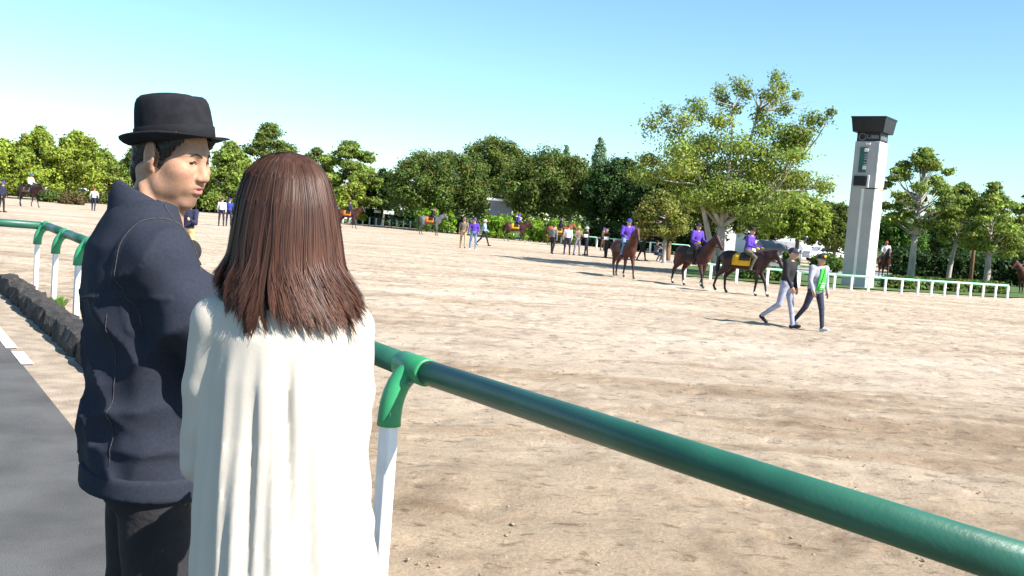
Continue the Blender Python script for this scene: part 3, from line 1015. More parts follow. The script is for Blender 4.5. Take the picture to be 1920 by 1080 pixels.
# ================================================================== TOWER AND BUILDINGS
def tower():
    depth = 43.5
    p = ground_at(1607, depth)
    ang = math.radians(-38)           # lit face turned to the right
    root = empty('tower', p, ang, 'tall white and grey tower with flared black top', 'tower')
    s = 0.53
    H = 6.35
    # local: -y face looks at the camera's left, +x face is the sunlit one
    MB().box((-s, -s, -.2), (s, s, H), .015).build('shaft', M['white_paint'], root)
    MB().box((-s - .004, -s - .012, -.1), (s - .02, -s + .02, H - .01)).build('grey_cladding', M['grey_paint'], root)
    MB().box((-.055, -s - .03, .1), (.06, -s - .012, H - 2.05)).build('white_stripe', M['white_paint'], root)
    MB().box((s - .045, -s - .035, .05), (s + .004, -s - .013, H - .02)).build('corner_trim', M['white_paint'], root)
    MB().box((-s + .03, -s + .03, H), (s - .03, s - .03, H + .42)).build('neck', M['black_paint'], root)
    c0, c1 = s + .13, s + .21
    z0, z1 = H + .40, H + 1.0
    V = [(-c0, -c0, z0), (c0, -c0, z0), (c0, c0, z0), (-c0, c0, z0), (-c1, -c1, z1), (c1, -c1, z1), (c1, c1, z1), (-c1, c1, z1)]
    mesh_np('flared_top', V, [[3, 2, 1, 0], [4, 5, 6, 7], [0, 1, 5, 4], [1, 2, 6, 5], [2, 3, 7, 6], [3, 0, 4, 7]], M['black_paint'], root, False)
    MB().box((-c1 - .02, -c1 - .02, z1), (c1 + .02, c1 + .02, z1 + .06)).build('roof_edge', M['black_paint'], root)
    # emblem and small lettering on the neck (strokes too small to read)
    yn = -s + .022
    ringp = [(-.26 + .15 * math.cos(a), yn, H + .2 + .15 * math.sin(a)) for a in [i * math.pi / 8 for i in range(17)]]
    MB().tube(ringp, .022, 6).build('emblem_ring', M['grey_mark'], root)
    tx = MB()
    for (x, w, h) in ((-.06, .035, .18), (.0, .07, .05), (.09, .03, .16), (.14, .09, .15), (.25, .09, .15), (.36, .07, .14)):
        tx.box((x, yn - .006, H + .12), (x + w, yn + .012, H + .12 + h))
    tx.build('neck_lettering', M['grey_mark'], root)
    tx = MB()
    for (y, w, h) in ((-.38, .10, .14), (-.22, .06, .2), (-.08, .12, .22), (.12, .1, .16), (.28, .08, .2)):
        tx.box((s - .04, y, H + .1), (s - .02, y + w, H + .1 + h))
    tx.build('neck_lettering', M['grey_mark'], root)
    # display panel with white marks
    yp = -s - .012
    MB().box((-.28, yp - .05, H - 1.34), (.04, yp + .005, H - .26), .01).build('display_panel', M['teal_panel'], root)
    for (x, z, w, h) in ((-.07, -.16, .22, .11), (-.09, -.46, .2, .14), (-.10, -1.22, .17, .17)):
        MB().box((x, yp - .08, H + z), (x + w, yp - .04, H + z + h), .02).build('white_character', M['white_paint'], root)
    tx = MB()
    for z in (-.60, -.70, -.80, -.93, -1.02):
        tx.box((-.06, yp - .07, H + z), (.07 - .03 * (z < -.9), yp - .045, H + z + .035))
    tx.build('small_characters', M['grey_paint'], root)
    MB().box((-.42, yp - .10, H - 1.92), (.12, yp + .005, H - 1.5), .02).build('display_box', M['black_paint'], root)
    MB().box((.16, yp - .08, H - 2.0), (.25, yp + .005, H - 1.45), .01).build('side_plate', M['white_paint'], root)
    MB().tube([(.1, yp, H - 2.02), (s + .12, yp - .02, H - 2.02)], .025, 6).build('bracket_arm', M['black_paint'], root)
    MB().tube([(s, -.15, H - 2.05), (s + .25, -.15, H - 2.05), (s + .25, -.1, H - 2.0)], .03, 6).build('lamp_arm', M['orange_lamp'], root)
    MB().box((s + .18, -.16, H - 2.02), (s + .34, -.02, H - 1.92), .02).build('lamp_head', M['black_paint'], root)
    MB().box((s - .06, -.05, .12), (s + .012, .12, .42), .01).build('hatch', M['grey_mark'], root)
    MB().box((-s - .1, -s - .1, -.2), (s + .1, s + .1, .05), .02).build('plinth', M['concrete'], root)


tower()


def house(px, depth, w, h, d, wall, label, roof_over=.5, roof_h=.5, rz=0.0, windows=0, cat='building', name='building', gable=False):
    p = ground_at(px, depth)
    root = empty(name, p, rz, label, cat)
    MB().box((-w / 2, 0, -.1), (w / 2, d, h)).build('wall', wall, root)
    if gable:
        V = [(-w / 2 - roof_over, -roof_over, h), (w / 2 + roof_over, -roof_over, h), (w / 2 + roof_over, d + roof_over, h), (-w / 2 - roof_over, d + roof_over, h), (-w / 2 - roof_over, d / 2, h + roof_h), (w / 2 + roof_over, d / 2, h + roof_h)]
        mesh_np('roof', V, [[3, 2, 1, 0], [0, 1, 5, 4], [2, 3, 4, 5], [0, 4, 3], [1, 2, 5]], M['concrete'], root, False)
    else:
        MB().box((-w / 2 - roof_over, -roof_over, h + .003), (w / 2 + roof_over, d + roof_over, h + roof_h), .04).build('roof', M['white_paint'] if wall == M['concrete'] else M['concrete'], root)
    for i in range(windows):
        x = -w / 2 + w * (i + .5) / windows
        f = MB().box((x - .5, -.05, h * .45), (x + .5, .02, h * .8)).build('window', M['white_paint'], root)
        MB().box((x - .44, -.065, h * .48), (x + .44, -.04, h * .77)).build('pane', M['glass'], f)
    return root


house(935, 91, 2.0, 3.35, 2.5, M['concrete'], 'grey walled building with pale eaves between the round trees', .35, .22)
house(1500, 110, 12, 4.2, 6, M['white_paint'], 'white building glimpsed through leaves above the walking men', .3, .3, 0, 5)
house(1410, 120, 10, 7.0, 6, M['white_paint'], 'tall pale building behind the crown of the tallest tree', .3, .4, 0, 4)
house(170, 125, 9, 2.8, 4, M['white_paint'], 'white building under the yellow green trees at left', .3, .3, 0, 4)
house(665, 140, 12, 6.0, 6, M['white_paint'], 'white building glimpsed beside the hair of the woman', .3, .3, 0, 5)
house(1465, 66, 2.6, 1.25, 1.6, M['concrete'], 'small grey shed with pitched roof behind the third horse', .12, .5, .1, 0, 'shed', 'shed', True)


def parked_car(px, depth, col, label, rz=0.0):
    p = ground_at(px, depth)
    root = empty('parked_car', p, rz, label, 'car')
    prof = [(-2.0, .3), (-2.05, .75), (-1.9, .95), (-1.2, 1.0), (-.75, 1.45), (.9, 1.48), (1.6, .98), (1.95, .9), (2.05, .5), (2.0, .3)]
    V = [(x, -.8 * (1 if z < 1.1 else .85), z) for x, z in prof] + [(x, .8 * (1 if z < 1.1 else .85), z) for x, z in prof]
    n = len(prof)
    mesh_np('body', V, [list(range(n)), list(range(2 * n - 1, n - 1, -1))] + [[i, i + n, (i + 1) % n + n, (i + 1) % n] for i in range(n)], col, root, False)
    for s in (-1, 1):
        mesh_np('window', [(-1.05, s * .80, 1.03), (-.68, s * .74, 1.38), (.82, s * .74, 1.4), (1.35, s * .80, 1.03)], [[0, 1, 2, 3]], M['glass'], root, False)
        for x in (-1.25, 1.3):
            MB().tube([(x, s * .68, .32), (x, s * .84, .32)], .32, 14).build('wheel', M['black_paint'], root)


parked_car(148, 118, M['white_paint'], 'white car parked under the trees right of the far left horse', .1)
parked_car(105, 120, M['white_paint'], 'white car half hidden behind the low bush at far left', .2)
parked_car(1545, 98, M['white_paint'], 'pale car parked behind the trees left of the tower', .2)


def sign_board(px, depth, w, z0, h, label):
    p = ground_at(px, depth)
    root = empty('sign_board', p, 0, label, 'sign')
    MB().box((-w / 2, -.03, z0), (w / 2, .03, z0 + h), .01).build('board', M['white_paint'], root)
    for s in (-1, 1):
        MB().box((s * w * .35 - .04, .032, -.1), (s * w * .35 + .04, .10, z0 + h * .9)).build('post', M['black_paint'], root)


sign_board(727, 104, 1.1, 1.3, .35, 'white board above the far fence, wider one on the right')
sign_board(706, 105, .7, 1.35, .3, 'smaller white board above the far fence, on the left')


def pole(px, depth, h, r, m, label):
    p = ground_at(px, depth)
    root = empty('pole', p, 0, label, 'pole')
    MB().tube([(0, 0, -.1), (0, 0, h * .5), (0.01, 0, h)], [r, r * .9, r * .75], 10).build('shaft', m, root, True)
    MB().box((-r * 1.6, -r * 1.6, -.02), (r * 1.6, r * 1.6, .12), .02).build('foot', M['concrete'], root)


pole(1818, 55, 3.9, .11, M['wood'], 'brown wooden pole between two trees at right')
pole(1251, 57, 1.25, .17, M['wood'], 'short pale wooden post beside the crouching people')


# ================================================================== BODIES: smooth-blended solids turned into one skin
def _rot(M3, P):
    return P @ np.asarray(M3, dtype=np.float32)      # world -> local for orthonormal M3 (columns = local axes)


def rotm(rx=0, ry=0, rz=0):
    m = Matrix.Rotation(rz, 3, 'Z') @ Matrix.Rotation(ry, 3, 'Y') @ Matrix.Rotation(rx, 3, 'X')
    return np.array(m, dtype=np.float32)


class Prim:
    __slots__ = ('fn', 'lo', 'hi', 'op', 'k', 'lab')

    def __init__(s, fn, lo, hi, op, k, lab):
        s.fn, s.lo, s.hi, s.op, s.k, s.lab = fn, np.array(lo, np.float32), np.array(hi, np.float32), op, k, lab


class Body:
    def __init__(self):
        self.p = []
        self.T = None          # optional transform (R 3x3, t) put on the primitives that follow

    def _c(self, c):
        c = np.array(c, np.float32)
        if self.T is not None:
            c = self.T[0] @ c + self.T[1]
        return c.astype(np.float32)

    def ell(self, c, r, lab, k=.02, op='+', R=None):
        c = self._c(c)
        r = np.array(r if hasattr(r, '__len__') else (r, r, r), np.float32)
        Rm = R
        if self.T is not None:
            Rm = self.T[0].astype(np.float32) @ (R if R is not None else np.eye(3, dtype=np.float32))

        def fn(P):
            q = P - c
            if Rm is not None:
                q = q @ Rm
            k0 = np.linalg.norm(q / r, axis=-1)
            k1 = np.linalg.norm(q / (r * r), axis=-1) + 1e-9
            return k0 * (k0 - 1) / k1
        m = r.max()
        self.p.append(Prim(fn, c - m, c + m, op, k, lab))
        return self

    def cap(self, a, b, ra, rb, lab, k=.02, op='+'):
        a, b = self._c(a), self._c(b)
        ba = b - a
        L2 = float(ba @ ba) + 1e-12

        def fn(P):
            pa = P - a
            h = np.clip((pa @ ba) / L2, 0, 1)
            return np.linalg.norm(pa - h[..., None] * ba, axis=-1) - (ra + (rb - ra) * h)
        m = max(ra, rb)
        self.p.append(Prim(fn, np.minimum(a, b) - m, np.maximum(a, b) + m, op, k, lab))
        return self

    def chain(self, pts, rad, lab, k=.02):
        for i in range(len(pts) - 1):
            self.cap(pts[i], pts[i + 1], rad[i], rad[i + 1], lab, k)
        return self

    def column(self, prof, lab, k=.02, disp=None, op='+'):
        """upright column, prof rows: z, cx, cy, rx, ry (z rising)"""
        A = np.array(prof, np.float32)

        def fn(P):
            z = P[..., 2]
            cx, cy, rx, ry = (np.interp(z, A[:, 0], A[:, j]) for j in (1, 2, 3, 4))
            dx, dy = P[..., 0] - cx, P[..., 1] - cy
            q = np.sqrt((dx / rx) ** 2 + (dy / ry) ** 2) + 1e-6
            g = np.sqrt((dx / rx ** 2) ** 2 + (dy / ry ** 2) ** 2) + 1e-6
            d = q * (q - 1) / g * 0.9
            if disp is not None:
                d = d + disp(P, np.arctan2(dy, dx))
            d = np.maximum(d, np.maximum(A[0, 0] - z, z - A[-1, 0]))
            return d.astype(np.float32)
        lo = (A[:, 1].min() - A[:, 3].max() - .02, A[:, 2].min() - A[:, 4].max() - .02, A[0, 0])
        hi = (A[:, 1].max() + A[:, 3].max() + .02, A[:, 2].max() + A[:, 4].max() + .02, A[-1, 0])
        self.p.append(Prim(fn, lo, hi, op, k, lab))
        return self

    def value(self, P):
        D = np.full(P.shape[:-1], 9.0, np.float32)
        for q in self.p:
            d = q.fn(P)
            D = _comb(D, d, q)
        return D

    def surface(self, h, disp=None, lo=None, hi=None):
        if lo is None:
            lo = np.min([q.lo for q in self.p if q.op == '+'], axis=0) - 3 * h
            hi = np.max([q.hi for q in self.p if q.op == '+'], axis=0) + 3 * h
        lo, hi = np.array(lo, np.float32), np.array(hi, np.float32)
        n = np.ceil((hi - lo) / h).astype(int) + 1
        ax = [lo[i] + h * np.arange(n[i], dtype=np.float32) for i in range(3)]
        D = np.full(tuple(n), 9.0, np.float32)
        for q in self.p:
            m = q.k + 3 * h
            i0 = np.clip(np.floor((q.lo - m - lo) / h).astype(int), 0, n - 1)
            i1 = np.clip(np.ceil((q.hi + m - lo) / h).astype(int) + 1, 1, n)
            if (i1 <= i0).any():
                continue
            sl = tuple(slice(i0[j], i1[j]) for j in range(3))
            g = np.meshgrid(ax[0][sl[0]], ax[1][sl[1]], ax[2][sl[2]], indexing='ij')
            P = np.stack(g, -1)
            D[sl] = _comb(D[sl], q.fn(P), q)
        if disp is not None:
            g = np.meshgrid(*ax, indexing='ij')
            near = np.abs(D) < 0.06
            P = np.stack([a[near] for a in g], -1)
            D[near] += disp(P).astype(np.float32)
        return nets(D, lo, h)

    def labels(self, V, order, bias=None):
        """which primitive is nearest at each vertex -> index into order"""
        best = np.full(len(V), 9.0)
        lab = np.zeros(len(V), int)
        for q in self.p:
            if q.op != '+':
                continue
            d = q.fn(V) + (bias or {}).get(q.lab, 0.0)
            w = d < best
            best[w] = d[w]
            lab[w] = order.index(q.lab)
        return lab


def _comb(D, d, q):
    d = d.astype(np.float32)
    k = max(q.k, 1e-5)
    if q.op == '+':
        h = np.maximum(k - np.abs(D - d), 0) / k
        return np.minimum(D, d) - h * h * k * .25
    d = -d
    h = np.maximum(k - np.abs(D - d), 0) / k
    return np.maximum(D, d) + h * h * k * .25


def nets(D, lo, h):
    """naive surface nets"""
    S = D < 0
    c = [S[i:S.shape[0] - 1 + i, j:S.shape[1] - 1 + j, k:S.shape[2] - 1 + k] for i in (0, 1) for j in (0, 1) for k in (0, 1)]
    tot = sum(x.astype(np.int8) for x in c)
    mix = (tot > 0) & (tot < 8)
    idx = np.full(mix.shape, -1, np.int64)
    I = np.argwhere(mix)
    idx[mix] = np.arange(len(I))
    acc = np.zeros((len(I), 3), np.float32)
    cnt = np.zeros(len(I), np.float32)
    corners = [(i, j, k) for i in (0, 1) for j in (0, 1) for k in (0, 1)]
    val = {cc: D[I[:, 0] + cc[0], I[:, 1] + cc[1], I[:, 2] + cc[2]] for cc in corners}
    for a in corners:
        for axis in range(3):
            if a[axis] == 0:
                b = list(a)
                b[axis] = 1
                va, vb = val[a], val[tuple(b)]
                x = (va < 0) != (vb < 0)
                t = va / (va - vb + 1e-12)
                p = np.tile(np.array(a, np.float32), (len(I), 1))
                p[:, axis] += t
                acc[x] += p[x]
                cnt[x] += 1
    V = (acc / np.maximum(cnt, 1)[:, None] + I) * h + np.asarray(lo)[None]
    Fs = []
    for axis in range(3):
        sl0 = [slice(None)] * 3
        sl1 = [slice(None)] * 3
        sl0[axis] = slice(0, -1)
        sl1[axis] = slice(1, None)
        A, B = S[tuple(sl0)], S[tuple(sl1)]
        u, v = [(1, 2), (2, 0), (0, 1)][axis]
        X = np.argwhere(A != B)
        ok = (X[:, u] > 0) & (X[:, v] > 0) & (X[:, u] < S.shape[u] - 1) & (X[:, v] < S.shape[v] - 1)
        X = X[ok]
        inside = A[X[:, 0], X[:, 1], X[:, 2]]
        q = []
        for du, dv in ((1, 1), (0, 1), (0, 0), (1, 0)):
            Y = X.copy()
            Y[:, u] -= du
            Y[:, v] -= dv
            q.append(idx[Y[:, 0], Y[:, 1], Y[:, 2]])
        Q = np.stack(q, 1)
        Q[~inside] = Q[~inside][:, ::-1]
        Fs.append(Q)
    return V, np.concatenate(Fs)


def relax(V, F, it=2, lam=.5):
    n = len(V)
    for _ in range(it):
        s = np.zeros((n, 3))
        c = np.zeros(n)
        for a, b in ((0, 1), (1, 2), (2, 3), (3, 0)):
            np.add.at(s, F[:, a], V[F[:, b]])
            np.add.at(c, F[:, a], 1)
            np.add.at(s, F[:, b], V[F[:, a]])
            np.add.at(c, F[:, b], 1)
        V = V + lam * (s / np.maximum(c, 1)[:, None] - V)
    return V


def skin_obj(name, B, h, order, mats, parent, bias=None, disp=None, it=1, tintf=None):
    V, F = B.surface(h, disp)
    V = relax(V, F, it) if it else V
    lab = B.labels(V, order, bias)
    fl_ = lab[F]
    mi = np.array([np.bincount(r, minlength=1).argmax() for r in fl_]) if len(order) > 1 else None
    T = tintf(V, lab) if tintf else None
    return mesh_np(name, V, F, mats, parent, True, mi, T)


# ------------------------------------------------------------------ cloth, skin and coat materials
M['skin'] = mat('skin', (0.52, 0.30, 0.21), (0.46, 0.25, 0.17), 20, 0.5, 0.05, 300)
M['hair_black'] = mat('black_hair', (0.012, 0.010, 0.010), (0.02, 0.017, 0.016), 60, 0.45, 0.3, 200, 4, (1, 1, .2))


def cloth(name, c, c2=None):
    if 'cloth_' + name not in M:
        M['cloth_' + name] = mat(name + '_cloth', c, c2 or tuple(x * .7 for x in c), 14, .85, .25, 60)
    return M['cloth_' + name]


CL = {'white': (0.78, 0.78, 0.78), 'black': (0.018, 0.017, 0.020), 'navy': (0.022, 0.024, 0.06), 'purple': (0.105, 0.045, 0.40), 'blue': (0.03, 0.06, 0.36), 'jeans': (0.16, 0.25, 0.40),
      'dark_jeans': (0.035, 0.042, 0.075), 'khaki': (0.48, 0.36, 0.18), 'tan': (0.20, 0.145, 0.11), 'grey': (0.20, 0.20, 0.23), 'pale_grey': (0.36, 0.37, 0.45), 'pale_trousers': (0.36, 0.38, 0.50),
      'green': (0.07, 0.55, 0.07), 'lime': (0.35, 0.75, 0.18), 'red': (0.5, 0.06, 0.06), 'yellow': (0.75, 0.42, 0.02), 'orange': (0.80, 0.22, 0.02), 'olive': (0.13, 0.12, 0.07), 'brown': (0.11, 0.06, 0.04), 'light_blue': (0.36, 0.5, 0.68)}


def C(n):
    return cloth(n, CL[n])


# ------------------------------------------------------------------ people at middle and far distance
def person(px, py, face, label, top='white', bottom='black', shoe='black', hat=None, pose='stand', h=.031, scale=1.0, loc=None, arms=None, legs=None, lean=0.0, bare=False, open_jacket=None, group=None, seat_z=0.0, hat_mat=None, hands=False, gloves=None, head_turn=0.0, bulk=1.0):
    """face: world heading in degrees the person looks to"""
    if loc is None:
        loc = G(px, py)
    root = empty('person', loc, math.radians(face), label, 'person', group)
    S = scale
    B = Body()
    sx = lambda *v: tuple(S * x for x in v)
    legs = legs or {'stand': ((4, 2, 6), (-4, 2, 8)), 'walk': ((24, 6, 5), (-20, 22, 6)), 'ride': ((62, 78, 18), (62, 78, 18)), 'crouch': ((95, 120, 10), (80, 125, 14)), 'step': ((14, 4, 5), (-12, 10, 5))}[pose]
    arms = arms or {'stand': ((6, 12, 12), (2, 14, 10)), 'walk': ((-22, 22, 10), (24, 26, 10)), 'ride': ((10, 66, 14), (10, 66, 14)), 'crouch': ((50, 50, 8), (60, 40, 8)), 'step': ((12, 40, 10), (-6, 15, 10))}[pose]
    L1, L2 = .43, .43
    hipz = 0.0
    J = {}
    low = 0
    for s, (a1, a2, ab) in zip((1, -1), legs):
        a1, a2, ab = (math.radians(x) for x in (a1, a2, ab))
        hip = Vector((0, .085 * s, 0))
        kn = hip + Vector((math.sin(a1) * math.cos(ab), s * math.sin(ab), -math.cos(a1) * math.cos(ab))) * L1
        an = kn + Vector((math.sin(a1 - a2), s * math.sin(ab) * .3, -math.cos(a1 - a2))) * L2
        J[s] = (hip, kn, an, a1 - a2)
        low = min(low, an.z)
    off = -low + .07 if pose != 'ride' else seat_z
    tl = math.radians(lean)
    fw = Vector((math.sin(tl), 0, math.cos(tl)))
    pel = Vector((0, 0, off))

    def T(v):
        return tuple((v + pel) * S)
    bu = bulk
    for s in (1, -1):
        hip, kn, an, sh = J[s]
        lo_lab = 'skin' if bare else 'bottom'
        B.cap(T(hip), T(kn), .085 * S * bu, .062 * S, 'bottom', .04)
        B.cap(T(kn), T(an), .060 * S, .045 * S, lo_lab, .02)
        pitch = max(-.9, min(.2, sh * .9)) if pose in ('walk', 'step') else 0
        toe = an + Vector((math.cos(pitch) * .15, 0.01 * s, -.035 + math.sin(pitch) * .15))
        heel = an + Vector((-.035, 0, -.035))
        B.cap(T(heel), T(toe), .042 * S, .035 * S, 'shoe', .02)
    ch = fw * .33
    nk = fw * .50
    B.ell(T(Vector((0, 0, .03))), sx(.115 * bu, .155 * bu, .12), 'bottom', .05)
    B.ell(T(fw * .14), sx(.115 * bu, .15 * bu, .17), 'top', .05)
    if open_jacket:
        B.ell(T(Vector((-.01, 0, .04))), sx(.15, .185, .15), 'top', .05)
    B.ell(T(ch), sx(.125 * bu, .175 * bu, .19), 'top', .05)
    hd = nk + fw * .100 + Vector((.02, 0, 0))
    B.cap(T(nk - fw * .04), T(hd), .058 * S, .054 * S, 'skin', .025)
    for s, (b1, b2, o) in zip((1, -1), arms):
        b1, b2, o = (math.radians(x) for x in (b1, b2, o))
        shd = fw * .455 + Vector((0, .185 * s * (1 + (bu - 1) * .6), 0))
        el = shd + Vector((math.sin(b1) * math.cos(o), s * math.sin(o), -math.cos(b1) * math.cos(o))) * .28
        fa = Vector((math.sin(b1 + b2), -s * .12 * min(1, b2), -math.cos(b1 + b2))).normalized()
        wr = el + fa * .24
        B.cap(T(fw * .43), T(shd), .068 * S, .060 * S * bu, 'top', .05)
        B.cap(T(shd), T(el), .066 * S * bu, .052 * S, 'top', .03)
        B.cap(T(el), T(wr), .050 * S, .038 * S, 'top' if not bare else 'skin', .02)
        hl = 'glove' if gloves else 'skin'
        pm_ = wr + fa * .055
        B.ell(T(pm_), sx(.042, .026, .045), hl, .015)
        if hands:
            side = Vector((fa.z, 0, -fa.x)).normalized()
            for i, ln_ in enumerate((.075, .085, .08, .062)):
                b0 = wr + fa * .075 + side * (.027 - .018 * i)
                mid = b0 + fa * ln_ * .55
                B.cap(T(b0), T(mid), .010 * S, .009 * S, hl, .004)
                B.cap(T(mid), T(mid + fa * ln_ * .45 + Vector((0, -s * .02, 0))), .009 * S, .007 * S, hl, .004)
            B.cap(T(wr + fa * .03 + side * .03), T(wr + fa * .075 + side * .055 + Vector((0, -s * .02, 0))), .012 * S, .009 * S, hl, .006)
    # head
    hc = Vector(T(hd + Vector((.01, 0, .06))))
    ht = math.radians(head_turn)
    hx = Vector((math.cos(ht), math.sin(ht), 0))
    hy = Vector((-math.sin(ht), math.cos(ht), 0))

    def Hd(x, y, z):
        return tuple(hc + (hx * x + hy * y + Vector((0, 0, z))) * S)
    Rh = rotm(0, 0, ht)
    B.ell(Hd(0, 0, .01), sx(.095, .078, .105), 'skin', .02, R=Rh)
    B.ell(Hd(.03, 0, -.055), sx(.062, .058, .065), 'skin', .03, R=Rh)
    B.cap(Hd(.088, 0, .0), Hd(.108, 0, -.028), .010 * S, .014 * S, 'skin', .012)
    for s in (1, -1):
        B.ell(Hd(-.005, .08 * s, -.01), sx(.02, .012, .032), 'skin', .008, R=Rh)
    B.ell(Hd(-.016, 0, .036), sx(.099, .086, .094), 'hair', .01, R=Rh)
    order = ['skin', 'top', 'bottom', 'shoe', 'hair', 'glove']
    mats = [M['skin'], C(top), C(bottom), C(shoe), M['hair_black'], C(gloves or 'white')]
    skin_obj('body', B, h, order, mats, root, {'hair': .004, 'shoe': -.004})
    RH = Matrix.Rotation(ht, 4, 'Z')
    if hat:
        headwear(hat, hat_mat or C('navy'), root, hc, S, ht)
    root['hc'] = [hc.x, hc.y, hc.z]
    return root


def headwear(kind, m, root, hc, S, ht):
    """helmet / cap / brimmed hat as one shell with its peak"""
    V, F = [], []
    na, nz = 20, 7
    rx, ry, rz = (.112, .095, .115) if kind == 'helmet' else (.106, .09, .105)
    for j in range(nz + 1):
        e = j / nz * math.pi / 2
        for i in range(na):
            a = 2 * math.pi * i / na
            dip = -.02 * math.cos(a + math.pi) if j == 0 else 0
            V.append((-.008 + rx * math.cos(e) * math.cos(a), ry * math.cos(e) * math.sin(a), .022 + dip * .6 + rz * math.sin(e)))
    for j in range(nz):
        for i in range(na):
            F.append([j * na + i, j * na + (i + 1) % na, (j + 1) * na + (i + 1) % na, (j + 1) * na + i])
    F.append([nz * na + i for i in range(na)])
    b = len(V)
    ext = {'helmet': .055, 'cap': .085, 'brim': .06}[kind]
    rng_ = range(-5, 6) if kind != 'brim' else range(-10, 11)
    k = 0
    for i in rng_:
        a = i * math.pi / (10.5 if kind == 'brim' else 13)
        c = math.cos(a) if kind != 'brim' else 1
        for (e, dz) in ((0, .0), (ext * max(.1, c), -.012), (ext * max(.1, c), -.02), (0, -.012)):
            V.append((-.008 + (rx + e) * math.cos(a), (ry + e) * math.sin(a), .03 + dz))
        k += 1
    for i in range(k - 1):
        for q in range(4):
            F.append([b + i * 4 + q, b + i * 4 + (q + 1) % 4, b + (i + 1) * 4 + (q + 1) % 4, b + (i + 1) * 4 + q][::-1])
    R = Matrix.Translation(hc) @ Matrix.Rotation(ht, 4, 'Z') @ Matrix.Scale(S, 4)
    V = [tuple(R @ Vector(v)) for v in V]
    o = mesh_np({'helmet': 'helmet', 'cap': 'cap', 'brim': 'hat'}[kind], V, F, m, root, True)
    return o


# ------------------------------------------------------------------ horses
def coat(name, c, c2, dark):
    return mat(name + '_coat', c, c2, 2.5, .52, .10, 25, spec=.28), mat(name + '_points', dark, tuple(x * .7 for x in dark), 6, .6)


COATS = {'bay': coat('bay', (0.070, 0.021, 0.016), (0.034, 0.012, 0.010), (0.012, 0.009, 0.009)),
         'red_bay': coat('red_bay', (0.095, 0.028, 0.019), (0.045, 0.015, 0.012), (0.015, 0.011, 0.010)),
         'dark': coat('dark_bay', (0.035, 0.012, 0.012), (0.017, 0.008, 0.009), (0.009, 0.008, 0.009)),
         'grey': coat('grey', (0.13, 0.13, 0.14), (0.07, 0.07, 0.075), (0.05, 0.05, 0.055)),
         'chestnut': coat('chestnut', (0.27, 0.095, 0.035), (0.17, 0.06, 0.025), (0.10, 0.04, 0.02))}
M['leather'] = mat('dark_leather', (0.03, 0.018, 0.012), None, 12, .5)
M['hoof'] = mat('hoof', (0.06, 0.05, 0.045), None, 12, .6)
M['white_hair'] = mat('white_sock_hair', (0.65, 0.63, 0.6), None, 12, .7)


